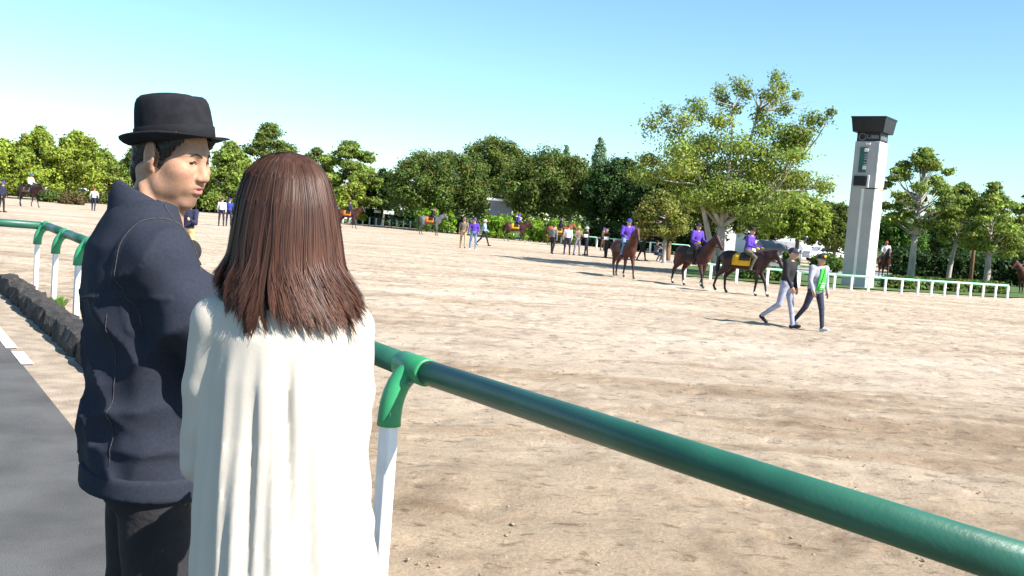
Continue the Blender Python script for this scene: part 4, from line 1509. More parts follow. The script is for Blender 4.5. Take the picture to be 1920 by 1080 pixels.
def horse(px, py, heading, coat_name, label, gait=0, cloth_col='yellow', h=.042, head=(0.0, 0.0), scale=1.0, socks=(), blaze=False, group=None, loc=None):
    """heading in degrees; gait picks the leg positions; head = (raise, turn degrees)"""
    if loc is None:
        loc = G(px, py)
    root = empty('horse', loc, math.radians(heading), label, 'horse', group)
    B = Body()
    S = scale
    ct, pt = COATS[coat_name]
    B.ell((0, 0, 1.16), (.70, .26, .30), 'coat', .10)
    B.ell((.48, 0, 1.18), (.34, .23, .33), 'coat', .12)
    B.ell((-.56, 0, 1.25), (.36, .25, .28), 'coat', .12)
    B.ell((-.74, 0, 1.22), (.22, .22, .26), 'coat', .1)
    B.ell((.34, 0, 1.42), (.26, .09, .12), 'coat', .1)
    up, tn = head[0], math.radians(head[1])
    c, s_ = math.cos(tn), math.sin(tn)
    n0 = Vector((.62, 0, 1.30))
    poll = Vector((1.08, 0, 1.80 + up))

    def hd(x, y, z):
        """head coordinates: along the nose, side, up; pivot at poll"""
        e = math.radians(52 - 18 * up)
        q = Vector((x * math.cos(e) + z * math.sin(e), y, -x * math.sin(e) + z * math.cos(e)))
        q = Vector((q.x * c - q.y * s_, q.x * s_ + q.y * c, q.z))
        base = Vector((.62 + (poll.x - .62) * math.cos(tn * .6), (poll.x - .62) * math.sin(tn * .6), poll.z))
        return tuple(base + q)
    p0 = Vector(hd(0, 0, 0))
    mid = n0.lerp(p0, .5) + Vector((-.02, 0, .03))
    B.chain([(.56, 0, 1.24), tuple(mid + Vector((0.02, 0, -.03))), tuple(p0)], [.24, .165, .115], 'coat', .08)
    B.chain([(.46, 0, 1.46), tuple(mid + Vector((-.06, 0, .09))), tuple(p0 + Vector((-.02, 0, .05)))], [.09, .07, .06], 'coat', .06)
    B.ell(hd(.10, 0, -.035), (.13, .085, .12), 'coat', .05)
    B.cap(hd(.03, 0, .02), hd(.44, 0, .0), .095, .060, 'coat', .05)
    B.cap(hd(.42, 0, -.01), hd(.50, 0, -.02), .062, .055, 'point' if coat_name != 'grey' else 'coat', .04)
    for sd in (1, -1):
        B.cap(hd(-.02, .055 * sd, .08), hd(-.10, .07 * sd, .20), .032, .010, 'coat', .02)
        B.ell(hd(.14, .075 * sd, .05), .022, 'point', .01)
    if blaze:
        B.ell(hd(.16, 0, .085), (.07, .028, .03), 'sock', .005)
    G_ = [  # front left, front right, hind left, hind right: forward offset of the foot, lift
        ((.22, .0), (-.16, .05), (-.20, .0), (.16, .0)),
        ((-.20, .04), (.20, .0), (.12, .0), (-.24, .04)),
        ((.05, .0), (-.05, .0), (.06, .0), (-.08, .0)),
        ((.28, .02), (-.05, .0), (.02, .0), (-.30, .06))][gait]
    for i, sd in enumerate((1, -1)):
        f, lift = G_[i]
        y = .135 * sd
        kn = (.50 + f * .55 + (.05 if lift else .02), y, .50 + lift)
        fe = (.50 + f, y, .14 + lift)
        B.chain([(.46, y, 1.12), (.47 + f * .15, y, .86), kn], [.15, .095, .058], 'coat', .06)
        B.chain([kn, fe], [.052, .036], 'point', .03)
        sk = 'sock' if ('f' + 'lr'[i]) in socks else 'point'
        B.chain([fe, (fe[0] + .05, y, .06 + lift)], [.042, .036], sk, .02)
        B.cap((fe[0] + .05, y, .05 + lift), (fe[0] + .08, y, .03 + lift), .050, .055, 'hoof', .01)
    for i, sd in enumerate((1, -1)):
        f, lift = G_[i + 2]
        y = .135 * sd
        hk = (-.80 + f * .6, y, .56 + lift * .6)
        fe = (-.78 + f, y, .15 + lift)
        B.chain([(-.62, y, 1.18), (-.56 + f * .35, y * 1.1, .90), hk], [.22, .145, .062], 'coat', .07)
        B.chain([hk, fe], [.056, .040], 'point', .03)
        sk = 'sock' if ('h' + 'lr'[i]) in socks else 'point'
        B.chain([fe, (fe[0] + .05, y, .06 + lift)], [.044, .038], sk, .02)
        B.cap((fe[0] + .05, y, .05 + lift), (fe[0] + .08, y, .03 + lift), .050, .055, 'hoof', .01)
    order = ['coat', 'point', 'hoof', 'sock']
    skin_obj('body', B, h, order, [ct, pt, M['hoof'], M['white_hair']], root, {'point': -.006, 'sock': -.008}, it=2)
    # tail
    Bt = Body()
    Bt.chain([(-.90, 0, 1.38), (-1.02, 0, 1.18), (-1.06, .02, .85), (-1.03, .03, .52)], [.045, .075, .085, .03], 'point', .04)
    skin_obj('tail', Bt, h, ['point'], [pt], root)
    # mane along the crest
    mv, mf = [], []
    cr = [Vector((.44, 0, 1.54)), mid + Vector((-.07, 0, .15)), p0 + Vector((-.03, 0, .12))]
    for i in range(9):
        t_ = i / 8
        q = cr[0].lerp(cr[1], t_).lerp(cr[1].lerp(cr[2], t_), t_)
        hh = .10 + .03 * math.sin(i * 2.1)
        mv += [tuple(q + Vector((0, .02, .02))), tuple(q + Vector((0, -.02, .02))), tuple(q + Vector((.03, -.10, -hh))), tuple(q + Vector((0, -.035, -.02)))]
    for i in range(8):
        for a, b in ((0, 1), (1, 2), (2, 3)):
            mf.append([i * 4 + a, i * 4 + b, i * 4 + 4 + b, i * 4 + 4 + a])
    mesh_np('mane', mv, mf, pt, root, True)
    # saddle cloth, saddle, girth
    def drape(x0, x1, drop, lift, m, name):
        V, F = [], []
        n = 12
        for ix in range(5):
            x = x0 + (x1 - x0) * ix / 4
            for i in range(n + 1):
                a = -drop + 2 * drop * i / n
                yy = (.272 + lift) * math.sin(a)
                top_ = 1.47 if x < .2 else 1.50
                zz = 1.15 + (top_ - 1.15 + lift) * math.cos(a) if abs(a) < 1.2 else 1.15 + (top_ - 1.15 + lift) * math.cos(1.2) - (abs(a) - 1.2) * .45
                if abs(a) >= 1.2:
                    yy = math.copysign((.272 + lift) * math.sin(min(abs(a), 1.57)), a)
                V.append((x, yy, zz))
        for ix in range(4):
            for i in range(n):
                F.append([ix * (n + 1) + i, ix * (n + 1) + i + 1, (ix + 1) * (n + 1) + i + 1, (ix + 1) * (n + 1) + i])
        o = mesh_np(name, V, F, m, root, True)
        md = o.modifiers.new('thick', 'SOLIDIFY')
        md.thickness = .012
        md.offset = 1
        return o
    if cloth_col:
        drape(-.42, .26, 1.75, .012, C(cloth_col), 'saddle_cloth')
    drape(-.16, .24, 1.35, .035, M['leather'], 'saddle')
    # bridle and reins
    br = MB()
    for x in (.05, .30):
        pts = [hd(x, .112 * math.cos(a) * (1 - x * .9), -.01 + .112 * math.sin(a) * (1 - x * .75)) for a in [k * math.pi / 6 for k in range(13)]]
        br.tube(pts, .014, 5)
    br.build('bridle', M['leather'], root)
    for sd in (1, -1):
        MB().tube([hd(.40, .062 * sd, -.03), tuple(Vector(hd(.40, .062 * sd, -.03)).lerp(Vector((.38, .10 * sd, 1.72)), .5) + Vector((0, .05 * sd, -.12))), (.36, .10 * sd, 1.74)], .011, 5).build('rein', M['leather'], root)
    if scale != 1:
        root.scale = (scale,) * 3
    return root


def ridden(px, py, heading, coat_name, label, rlabel, top='purple', bottom='olive', hat_col='navy', rh=.032, rlean=6, rturn=0, gloves=None, **kw):
    hs = horse(px, py, heading, coat_name, label, **kw)
    sc = kw.get('scale', 1.0)
    a = math.radians(heading)
    lo = hs.location + Vector((.02 * math.cos(a), .02 * math.sin(a), 1.56 * sc))
    r = person(0, 0, heading, rlabel, top, bottom, 'black', 'helmet', 'ride', rh, .97, loc=lo, lean=rlean, hat_mat=C(hat_col), gloves=gloves, head_turn=rturn, group='riders on the horses', hands=rh < .018, bulk=1.06)
    return hs, r


GH = 'horses ridden around the arena'
ridden(1167, 520, -72, 'red_bay', 'bay horse facing us, first of the three led by purple riders', 'rider in purple with blue helmet on the horse facing us', 'purple', 'jeans', 'blue', gait=0, cloth_col=None, h=.027, rh=.017, head=(.12, -6), socks=('fr',), scale=.9, rlean=14, rturn=-10, group=GH)
ridden(1297, 537, -58, 'bay', 'bay horse with head held high, middle of the three purple riders', 'rider in purple with black helmet on the middle horse', 'purple', 'black', 'black', gait=1, cloth_col='black', h=.027, rh=.017, head=(.10, 4), socks=('fl', 'hr', 'hl'), scale=.9, rlean=4, rturn=-25, gloves='yellow', group=GH)
ridden(1393, 552, -34, 'dark', 'dark horse with yellow saddle cloth just behind the walking men', 'rider in purple looking down on the dark horse', 'purple', 'olive', 'black', gait=3, cloth_col='yellow', h=.027, rh=.017, head=(-.26, -10), socks=('fl', 'fr'), blaze=True, scale=.89, rlean=8, rturn=-40, gloves='yellow', group=GH)
ridden(54, 388, -20, 'dark', 'dark horse walking at the far left of the arena', 'rider in white shirt with blue helmet at far left', 'white', 'black', 'blue', gait=0, cloth_col='tan', head=(-.30, 0), group=GH)
ridden(652, 428, -8, 'bay', 'brown horse with orange cloth beside the hair of the woman', 'rider in navy on the horse with orange cloth', 'navy', 'navy', 'black', gait=1, cloth_col='orange', head=(0, 0), group=GH)
ridden(806, 441, -5, 'grey', 'grey horse walking in front of the bright bushes', 'rider in black on the grey horse', 'black', 'black', 'black', gait=2, cloth_col='orange', head=(-.10, 0), rlean=20, group=GH)
ridden(966, 453, -6, 'bay', 'brown horse with yellow cloth right of the three walkers', 'rider in purple on the brown horse by the bushes', 'purple', 'black', 'purple', gait=0, cloth_col='yellow', head=(-.15, 0), socks=('fl',), rlean=15, group=GH)
ridden(1046, 461, -5, 'chestnut', 'chestnut horse behind the standing group', 'rider in navy on the chestnut horse', 'navy', 'black', 'black', gait=2, cloth_col='yellow', head=(-.05, 0), rlean=15, group=GH)
ridden(1760, 521, -20, 'red_bay', 'reddish brown horse behind the low hedge at right', 'rider in white behind the low hedge at right', 'white', 'black', 'black', gait=0, cloth_col='orange', head=(-.45, 0), rlean=20, group=GH, scale=.85)
ridden(1655, 523, -100, 'bay', 'brown horse half hidden behind the right side of the tower', 'rider in white half hidden behind the tower', 'white', 'black', 'red', gait=0, cloth_col='orange', head=(0, 0), group=GH, scale=.95)
ridden(1926, 553, -160, 'red_bay', 'reddish brown horse cut by the right edge of the picture', 'rider in white cut by the right edge of the picture', 'white', 'black', 'black', gait=2, cloth_col='orange', head=(0, 0), group=GH, scale=.9)

# the two men walking across the sand
GW = 'people on foot in the arena'
w1 = person(1467, 614, -38, 'man in black jumper and pale trousers walking across the sand', 'black', 'pale_trousers', 'black', 'cap', 'walk', .0115, .985, arms=((2, 14, 9), (10, 20, 9)), legs=((12, 2, 4), (-10, 42, 4)), hat_mat=C('navy'), hands=True, lean=5, head_turn=8, bulk=1.1)
w2 = person(1522, 619, -60, 'man in grey jacket over green shirt walking with cap', 'pale_grey', 'dark_jeans', 'white', 'cap', 'walk', .0115, .94, arms=((-4, 20, 16), (8, 18, 16)), legs=((14, 6, 5), (-18, 22, 5)), hat_mat=C('black'), hands=True, lean=5, head_turn=-2, bulk=1.15, open_jacket=True)


def patch(root, pts_yz, x_of, m, name, thick=.012):
    V = [(x_of(y, z), y, z) for (y, z) in pts_yz]
    return V


def green_front(root, S):
    """the green shirt showing in the open jacket: a bowed panel over chest and belly"""
    V, F = [], []
    nz, ny = 9, 7
    for j in range(nz):
        z = (.88 + .50 * j / (nz - 1)) * S
        wv = (.12 - .06 * (j / (nz - 1)) ** 2) * S
        for i in range(ny):
            y = -wv + 2 * wv * i / (ny - 1)
            lean_ = math.tan(math.radians(5)) * (z - .9 * S)
            x = lean_ + (.156 - .03 * ((z / S - 1.12) / .25) ** 2) * math.sqrt(max(0, 1 - (y / (.21 * S)) ** 2)) * S
            V.append((x, y, z))
    for j in range(nz - 1):
        for i in range(ny - 1):
            F.append([j * ny + i, j * ny + i + 1, (j + 1) * ny + i + 1, (j + 1) * ny + i])
    o = mesh_np('shirt', V, F, C('green'), root, True)
    md = o.modifiers.new('thick', 'SOLIDIFY')
    md.thickness = .02
    md.offset = 0
    st = MB()
    for zz in (.96, 1.0, 1.05):
        pts = []
        for i in range(7):
            y = (-.075 + .15 * i / 6) * S
            z = zz * S
            x = math.tan(math.radians(5)) * (z - .9 * S) + (.168 - .03 * ((zz - 1.12) / .25) ** 2) * math.sqrt(max(0, 1 - (y / (.21 * S)) ** 2)) * S
            pts.append((x, y, z))
        st.tube(pts, .011, 5)
    st.build('shirt_stripes', C('white'), o)
    pts = []
    for i in range(9):
        t_ = i / 8
        y = (.10 - .05 * t_) * S * (1 if i < 8 else 1)
        z = (1.42 - .50 * t_) * S
        pts.append((math.tan(math.radians(5)) * (z - .9 * S) + (.178 - .03 * ((z / S - 1.12) / .25) ** 2) * S, -.02 * S + .12 * S * (.5 - t_) , z))
    MB().tube(pts, .012, 6).build('bag_strap', C('green'), root)


green_front(w2, .94)


def badge(root, ht, S, m, name='cap_badge'):
    hc = Vector(root['hc'])
    a = math.radians(ht)
    V, F = [], []
    for i in range(12):
        an = i * math.pi / 6
        V.append((.112 - .02 * abs(math.cos(an)) * .3, .034 * math.cos(an), .075 + .028 * math.sin(an)))
    V2 = [(x - .02, y, z - .004) for x, y, z in V]
    F = [list(range(12)), list(range(23, 11, -1))] + [[i, (i + 1) % 12, (i + 1) % 12 + 12, i + 12] for i in range(12)]
    R = Matrix.Translation(hc) @ Matrix.Rotation(a, 4, 'Z') @ Matrix.Scale(S, 4)
    mesh_np(name, [tuple(R @ Vector(v)) for v in V + V2], F, m, root, False)


badge(w1, 8, .985, C('white'))
badge(w2, -2, .94, C('yellow'))
# bag strap seen behind the first walker: a black bag at his hip
MB().box((-.10, .17, .74), (.10, .23, 1.0), .02).build('bag', C('black'), w1)

P_ = person
P_(3, 398, 0, 'person in dark clothes with blue cap at the very left edge', 'navy', 'black', 'black', 'cap', hat_mat=C('blue'), group=GW)
P_(175, 395, 100, 'walker in white shirt with red cap seen from behind', 'white', 'navy', 'black', 'cap', 'step', arms=((10, 40, 22), (10, 40, 22)), hat_mat=C('red'), group=GW)
P_(348, 505, -100, 'person in navy tracksuit and khaki trousers behind the man', 'navy', 'khaki', 'brown', None, 'stand', .015, 1.0, arms=((15, 95, 8), (15, 95, 8)), group=GW)
P_(414, 424, 95, 'person in white shirt standing far off between the man and the woman', 'white', 'navy', 'black', None, 'stand', group=GW)
P_(428, 424, 90, 'person in blue jacket with blue cap beside the one in white', 'blue', 'navy', 'black', 'cap', 'stand', hat_mat=C('blue'), group=GW)
P_(867, 465, -90, 'person in dark brown left of the one in purple', 'tan', 'khaki', 'black', 'cap', 'step', hat_mat=C('tan'), group=GW)
P_(886, 469, -90, 'person in purple shirt and jeans with purple helmet on foot', 'purple', 'jeans', 'white', 'helmet', 'stand', hat_mat=C('purple'), arms=((10, 35, 16), (10, 35, 16)), group=GW)
P_(906, 461, -10, 'walker with white hat and pale shirt right of the one in purple', 'light_blue', 'black', 'black', 'brim', 'walk', hat_mat=C('white'), group=GW)
P_(1035, 476, 60, 'person in dark grey at the left of the standing group', 'grey', 'black', 'black', None, 'step', group=GW)
P_(1062, 478, 90, 'person with white top in the standing group', 'white', 'navy', 'black', 'cap', 'stand', hat_mat=C('navy'), group=GW)
P_(1081, 479, -60, 'person in tan top with pale hat in the standing group', 'tan', 'grey', 'black', 'brim', 'stand', hat_mat=C('khaki'), arms=((20, 80, 10), (10, 40, 10)), group=GW)
P_(1098, 479, 170, 'person in black reading a paper at the right of the standing group', 'black', 'navy', 'black', 'cap', 'stand', hat_mat=C('white'), arms=((20, 80, 8), (20, 80, 8)), group=GW)
P_(1135, 484, -150, 'person in black holding a white paper left of the first horse', 'black', 'black', 'black', None, 'stand', arms=((15, 85, 8), (15, 85, 8)), group=GW)
P_(1129, 470, -30, 'person with purple helmet behind the far fence', 'brown', 'brown', 'black', 'helmet', 'stand', hat_mat=C('purple'), group=GW)
P_(1203, 489, -20, 'person in black jacket with bare legs right of the first horse', 'black', 'black', 'brown', None, 'step', bare=False, lean=16, arms=((40, 90, 10), (40, 90, 10)), group=GW)
P_(1229, 490, 30, 'person crouching in grey beside the slender tree', 'grey', 'dark_jeans', 'white', 'cap', 'crouch', hat_mat=C('brown'), group=GW)
P_(1240, 490, 60, 'person crouching in dark blue nearest the wooden post', 'dark_jeans', 'navy', 'black', None, 'crouch', group=GW)


def paper(px, py, z, label):
    p = G(px, py)
    o = MB().box((p.x - .13, p.y - .22, SAND + z), (p.x + .13, p.y - .20, SAND + z + .18)).build('sheet_of_paper', M['white_paint'])
    tag(o, label, 'paper')


paper(1133, 484, 1.05, 'white sheet held by the person left of the first horse')
paper(1095, 479, 1.08, 'white sheet held at the right of the standing group')


# ================================================================== THE TWO PEOPLE IN FRONT
M['face'] = mat('face_skin', (1, 1, 1), (0.86, 0.82, 0.80), 130, .58, .12, 900, 6, attr=True, spec=.3)
for _n in M['face'].node_tree.nodes:
    if _n.type == 'BSDF_PRINCIPLED':
        _n.inputs['Subsurface Weight'].default_value = .12
        _n.inputs['Subsurface Radius'].default_value = (.012, .005, .003)
        _n.inputs['Subsurface Scale'].default_value = .6
M['brow'] = mat('brow_hair', (0.06, 0.042, 0.033), (.035, .025, .02), 300, .8)
M['eye_white'] = mat('eye_white', (.7, .66, .62), None, 30, .25)
M['iris'] = mat('dark_iris', (.02, .012, .008), None, 30, .2)
M['felt'] = mat('black_felt', (0.020, 0.020, 0.024), (0.014, 0.014, 0.017), 40, .95, .25, 400, spec=.15)
M['ribbon'] = mat('black_ribbon', (0.014, 0.014, 0.017), (.011, .011, .013), 60, .85, .2, 500, spec=.2)
M['denim'] = mat('dark_denim', (0.031, 0.036, 0.051), (0.021, 0.024, 0.036), 140, .95, .2, 700, 6, spec=.12, lo=.2, hi=.8)
M['stitch'] = mat('orange_thread', (0.105, 0.085, 0.07), (.045, .042, .045), 200, .8)
M['blouse'] = mat('white_blouse', (0.54, 0.485, 0.415), (0.515, 0.46, 0.395), 8, .85, .1, 150, spec=.2)
M['skirt'] = mat('ivory_skirt', (0.80, 0.77, 0.72), (0.70, 0.66, 0.60), 6, .85, .1, 150, spec=.2)
M['foam'] = mat('black_foam', (0.015, 0.014, 0.015), (0.03, 0.028, 0.03), 300, 1.0, .8, 500)

for _k in ('face', 'felt', 'denim', 'blouse', 'skirt', 'foam', 'ribbon', 'hair_black'):
    for _n in M[_k].node_tree.nodes:
        if _n.type == 'BUMP':
            _n.inputs['Distance'].default_value = .0025


def head_ops(B, R, t, sc=1.0, female=False):
    """adult head: faces +x, ears on the y axis, eyes near z = 0"""
    Rf = np.array(R, np.float32)
    B.T = (Rf * sc, np.array(t, np.float32))
    T0 = B.T

    def ell(c, r, lab='skin', k=.02, op='+', Rl=None):
        B.T = None
        cc = Rf @ (np.array(c, np.float32) * sc) + np.array(t, np.float32)
        B.ell(cc, np.array(r, np.float32) * sc if hasattr(r, '__len__') else r * sc, lab, k * sc, op, (Rf @ (Rl if Rl is not None else np.eye(3, dtype=np.float32))))

    def cap(a, b, ra, rb, lab='skin', k=.02, op='+'):
        B.T = None
        f = lambda c: Rf @ (np.array(c, np.float32) * sc) + np.array(t, np.float32)
        B.cap(f(a), f(b), ra * sc, rb * sc, lab, k * sc, op)
    ell((-.014, 0, .036), (.097, .077, .090))
    ell((.026, 0, -.020), (.066, .064, .090), k=.03)
    for s in (1, -1):
        cap((-.002, .054 * s, -.050), (.020, .050 * s, -.082), .020, .018, k=.03)
        cap((.018, .049 * s, -.080), (.064, .014 * s, -.110), .018, .015, k=.025)
        ell((.060, .046 * s, -.026), (.026, .022, .021), k=.03)
        ell((.046, .042 * s, -.058), (.030, .020, .034), k=.03)
        cap((.083, .008 * s, .021), (.068, .046 * s, .022), .0100, .0085, k=.02)
    ell((.069, 0, -.107), (.018, .020, .016), k=.02)
    ell((.078, 0, -.066), (.020, .030, .028), k=.022)
    for s in (1, -1):
        ell((.096, .032 * s, -.001), (.015, .019, .012), 'skin', .014, '-')
        ell((.0735, .032 * s, .000), (.0135, .0165, .0125), k=.006)
        ell((.086, .032 * s, -.0022), (.010, .0135, .0014), 'skin', .002, '-')
    cap((.086, 0, .008), (.106, 0, -.030), .0075, .0110, k=.016)
    ell((.106, 0, -.037), (.0125, .0140, .0110), k=.010)
    for s in (1, -1):
        ell((.098, .0135 * s, -.040), (.0115, .0085, .0085), k=.006)
        ell((.103, .0075 * s, -.0475), (.006, .004, .003), 'skin', .003, '-')
    ell((.0955, 0, -.0625), (.0085, .021, .0050), 'lip', .007)
    ell((.0945, 0, -.0765), (.0090, .0185, .0062), 'lip', .007)
    ell((.1045, 0, -.0690), (.012, .0165, .0022 if female else .0032), 'skin', .003, '-')
    for s in (1, -1):
        Re = rotm(0, -.18, s * .45)
        ell((-.010, .083 * s, -.004), (.0235, .0095, .0375), k=.006, Rl=Re)
        ell((-.006, .092 * s, .002), (.012, .0065, .020), 'skin', .005, '-', Rl=Re)
        ell((-.002, .081 * s, -.036), (.009, .007, .010), k=.008)
    B.T = None
    return lambda c: tuple(Rf @ (np.array(c, np.float32) * sc) + np.array(t, np.float32))


def march(B, p, toward, n=60):
    """walk from outside to the surface of B"""
    p = Vector(p)
    d = (Vector(toward) - p).normalized()
    for _ in range(n):
        v = float(B.value(np.array([[p.x, p.y, p.z]], np.float32))[0])
        if v < .0018:
            break
        p = p + d * max(.0006, v * .7)
    return p


def grip_hand(B, c, axis, r, side, lab='skin'):
    """a hand closed round a stick: centre c, axis up the stick, side = unit vector towards the wrist"""
    c, a, s = Vector(c), Vector(axis).normalized(), Vector(side).normalized()
    s = (s - a * s.dot(a)).normalized()
    q = a.cross(s)
    pt = lambda ang, R_, o: c + (s * math.cos(ang) + q * math.sin(ang)) * R_ + a * o
    B.ell(tuple(c + s * (r + .020)), (.030, .030, .042), lab, .015)
    for i, ln_ in enumerate((1.0, 1.08, 1.02, .85)):
        o = .032 - .021 * i
        an = [.75, 1.5, 2.3, 2.3 + .75 * ln_]
        B.chain([tuple(pt(x, r + .010, o)) for x in an], [.0105, .010, .009, .0075], lab, .004)
    B.chain([tuple(pt(-.45, r + .022, .012)), tuple(pt(-1.3, r + .012, .035)), tuple(pt(-2.1, r + .010, .045))], [.014, .0115, .009], lab, .006)
    return tuple(c + s * (r + .05))


def open_hand(B, w, d, n, lab='skin'):
    """relaxed hand from the wrist w along d, palm facing n"""
    w, d, n = Vector(w), Vector(d).normalized(), Vector(n).normalized()
    n = (n - d * n.dot(d)).normalized()
    s = d.cross(n)
    R = np.array([[d.x, s.x, n.x], [d.y, s.y, n.y], [d.z, s.z, n.z]], np.float32)
    B.ell(tuple(w + d * .045), (.052, .040, .017), lab, .012, R=R)
    for i, ln_ in enumerate((.072, .082, .077, .060)):
        b0 = w + d * .085 + s * (.030 - .020 * i)
        b1 = b0 + (d * .9 + n * .25) * ln_ * .45
        b2 = b1 + (d * .7 + n * .7) * ln_ * .33
        b3 = b2 + (d * .4 + n * .9) * ln_ * .25
        B.chain([tuple(b0), tuple(b1), tuple(b2), tuple(b3)], [.0098, .0092, .0085, .007], lab, .003)
    t0 = w + d * .025 + s * .034
    B.chain([tuple(t0), tuple(t0 + d * .03 + s * .022 + n * .012), tuple(t0 + d * .058 + s * .024 + n * .026)], [.013, .011, .0085], lab, .006)


def two_res_body(name, Bh, hh, Bb, hb, root, tintf, mats):
    """fine head and hands and the coarser trunk below the clothes, one mesh"""
    Vh, Fh = Bh.surface(hh)
    Vh = relax(Vh, Fh, 1, .5)
    Vb, Fb = Bb.surface(hb)
    Vb = relax(Vb, Fb, 2, .5)
    V = np.concatenate([Vh, Vb])
    F = np.concatenate([Fh, Fb + len(Vh)])
    T = np.concatenate([tintf(Vh), np.tile(np.array([[.45, .255, .165]]), (len(Vb), 1))])
    return mesh_np(name, V, F, mats, root, True, None, T)


# ------------------------------------------------------------------ the man in the hat
MAN_D = 2.45
hp = AT(323, 292, MAN_D)
BODY_H = math.radians(32)
HEAD_W = math.radians(-15)
mroot = empty('person', (0, 0, 0), BODY_H, 'man in black hat and dark denim jacket speaking, nearest on the left', 'person')
HEAD_L = Vector((.018, .0, 1.628))
mroot.location = Vector((hp.x, hp.y, 0)) - Matrix.Rotation(BODY_H, 3, 'Z') @ Vector((HEAD_L.x, HEAD_L.y, 0))
HEAD_L.z = hp.z
MINV = (Matrix.Translation(mroot.location) @ Matrix.Rotation(BODY_H, 4, 'Z')).inverted()
Rhead = np.array(Matrix.Rotation(HEAD_W - BODY_H, 3, 'Z') @ Matrix.Rotation(math.radians(10), 3, 'Y') @ Matrix.Rotation(math.radians(2), 3, 'X'), np.float32)

mic_w = AT(358, 471, MAN_D + .10)
mic_l = MINV @ mic_w
mic_axis = Vector((.15, .45, .9)).normalized()
hand_c = mic_l - mic_axis * .115

Bh = Body()
hl = head_ops(Bh, Rhead, tuple(HEAD_L), .935)
neck_b = Vector((-.035, 0, 1.40))
Bh.cap(hl((-.030, 0, -.045)), tuple(neck_b), .048, .060, 'skin', .03)
Bh.cap(hl((-.01, 0, -.085)), tuple(neck_b + Vector((.05, 0, .02))), .040, .045, 'skin', .03)
Bh.cap(hl((-.025, -.062, -.040)), tuple(neck_b + Vector((.075, -.02, .03))), .013, .011, 'skin', .012)
Bh.cap(hl((-.025, .062, -.040)), tuple(neck_b + Vector((.075, .02, .03))), .013, .011, 'skin', .012)
Bh.cap(hl((-.045, -.055, -.050)), tuple(neck_b + Vector((.0, -.07, .02))), .014, .016, 'skin', .014)


def man_tint(V):
    inv = Rhead.T @ (V - np.array(HEAD_L, np.float32)).T
    L_ = inv.T
    base = np.tile(np.array([[.45, .255, .165]], np.float32), (len(V), 1))
    lab = Bh.labels(V, ['skin', 'lip'], {'lip': -.0008})
    lab = lab * (np.abs((Rhead.T @ (V - np.array(HEAD_L, np.float32)).T)[1]) < .0185) * ((Rhead.T @ (V - np.array(HEAD_L, np.float32)).T)[0] > .080)
    front = L_[:, 0] > .03
    beard = np.clip((-.055 - L_[:, 2]) / .02, 0, 1) * np.clip((L_[:, 0] - .0) / .04, 0, 1) * (L_[:, 2] > -.14)
    goatee = np.exp(-((L_[:, 0] - .092) / .022) ** 2 - ((L_[:, 2] + .098) / .012) ** 2 - (L_[:, 1] / .016) ** 2)
    must = np.exp(-((L_[:, 2] + .054) / .005) ** 2 - (np.abs(L_[:, 1]) / .022) ** 4) * (L_[:, 0] > .085)
    spk = .5 + .5 * vnoise(V, 260, 3)
    k = np.clip(.22 * beard + .55 * goatee * (.6 + .4 * spk) + .30 * must, 0, .8)[:, None]
    base = base * (1 - k) + np.array([[.10, .07, .06]]) * k
    cheek = np.exp(-((L_[:, 0] - .075) / .03) ** 2 - ((L_[:, 2] + .028) / .022) ** 2)[:, None]
    base = base * (1 - .25 * cheek) + np.array([[.50, .21, .145]]) * .25 * cheek
    base[lab == 1] = (.42, .17, .14)
    return base


Bb = Body()
Bb.column([(.90, 0, 0, .11, .15), (1.05, 0, 0, .10, .14), (1.25, -.01, 0, .115, .165), (1.36, -.02, 0, .10, .155), (1.43, -.035, 0, .06, .08)], 'skin', .03)
sh_r, el_r = Vector((-.035, -.160, 1.385)), Vector((.10, -.225, 1.165))
sh_l, el_l, wr_l = Vector((-.015, .165, 1.385)), Vector((-.02, .235, 1.11)), Vector((.10, .225, .88))
wd = (el_r - hand_c).normalized()
wr_r = Vector(grip_hand(Bh, hand_c, mic_axis, .014, wd))
Bh.cap(tuple(wr_r + wd * -.015), tuple(wr_r + wd * .08), .026, .034, 'skin', .02)
open_hand(Bh, wr_l, (wr_l - el_l), (0, -1, 0))
Bh.cap(tuple(wr_l), tuple(wr_l.lerp(el_l, .35)), .026, .033, 'skin', .02)
Bb.chain([tuple(sh_r), tuple(el_r), tuple(wr_r)], [.055, .042, .03], 'skin', .03)
Bb.chain([tuple(sh_l), tuple(el_l), tuple(wr_l)], [.055, .042, .03], 'skin', .03)
for s in (1, -1):
    Bb.chain([(0, .09 * s, .92), (.015, .10 * s, .50), (-.01, .105 * s, .09)], [.085, .058, .042], 'skin', .04)
    Bb.cap((-.04, .105 * s, .05), (.14, .115 * s, .035), .035, .03, 'skin', .02)
two_res_body('body', Bh, .0031, Bb, .012, mroot, man_tint, M['face'])

# hair below the hat
Bq = Body()
f_ = lambda c: np.array(hl(c), np.float32)


def hell(B, c, r, lab='hair', k=.015, op='+'):
    B.ell(f_(c), r, lab, k, op, Rhead)


hell(Bq, (-.012, 0, .038), (.0915, .0765, .085))
hell(Bq, (-.058, 0, -.030), (.040, .056, .056), k=.03)
hell(Bq, (-.062, 0, -.070), (.026, .044, .040), k=.03)
for s in (1, -1):
    hell(Bq, (.040, .068 * s, .040), (.034, .016, .036))
    Bq.cap(f_((.026, .074 * s, .020)), f_((.020, .0725 * s, -.028)), .0085, .006, 'hair', .012)
hell(Bq, (.090, 0, -.020), (.062, .10, .085), op='-', k=.015)
for s in (1, -1):
    hell(Bq, (-.012, .088 * s, -.012), (.026, .020, .042), op='-', k=.008)


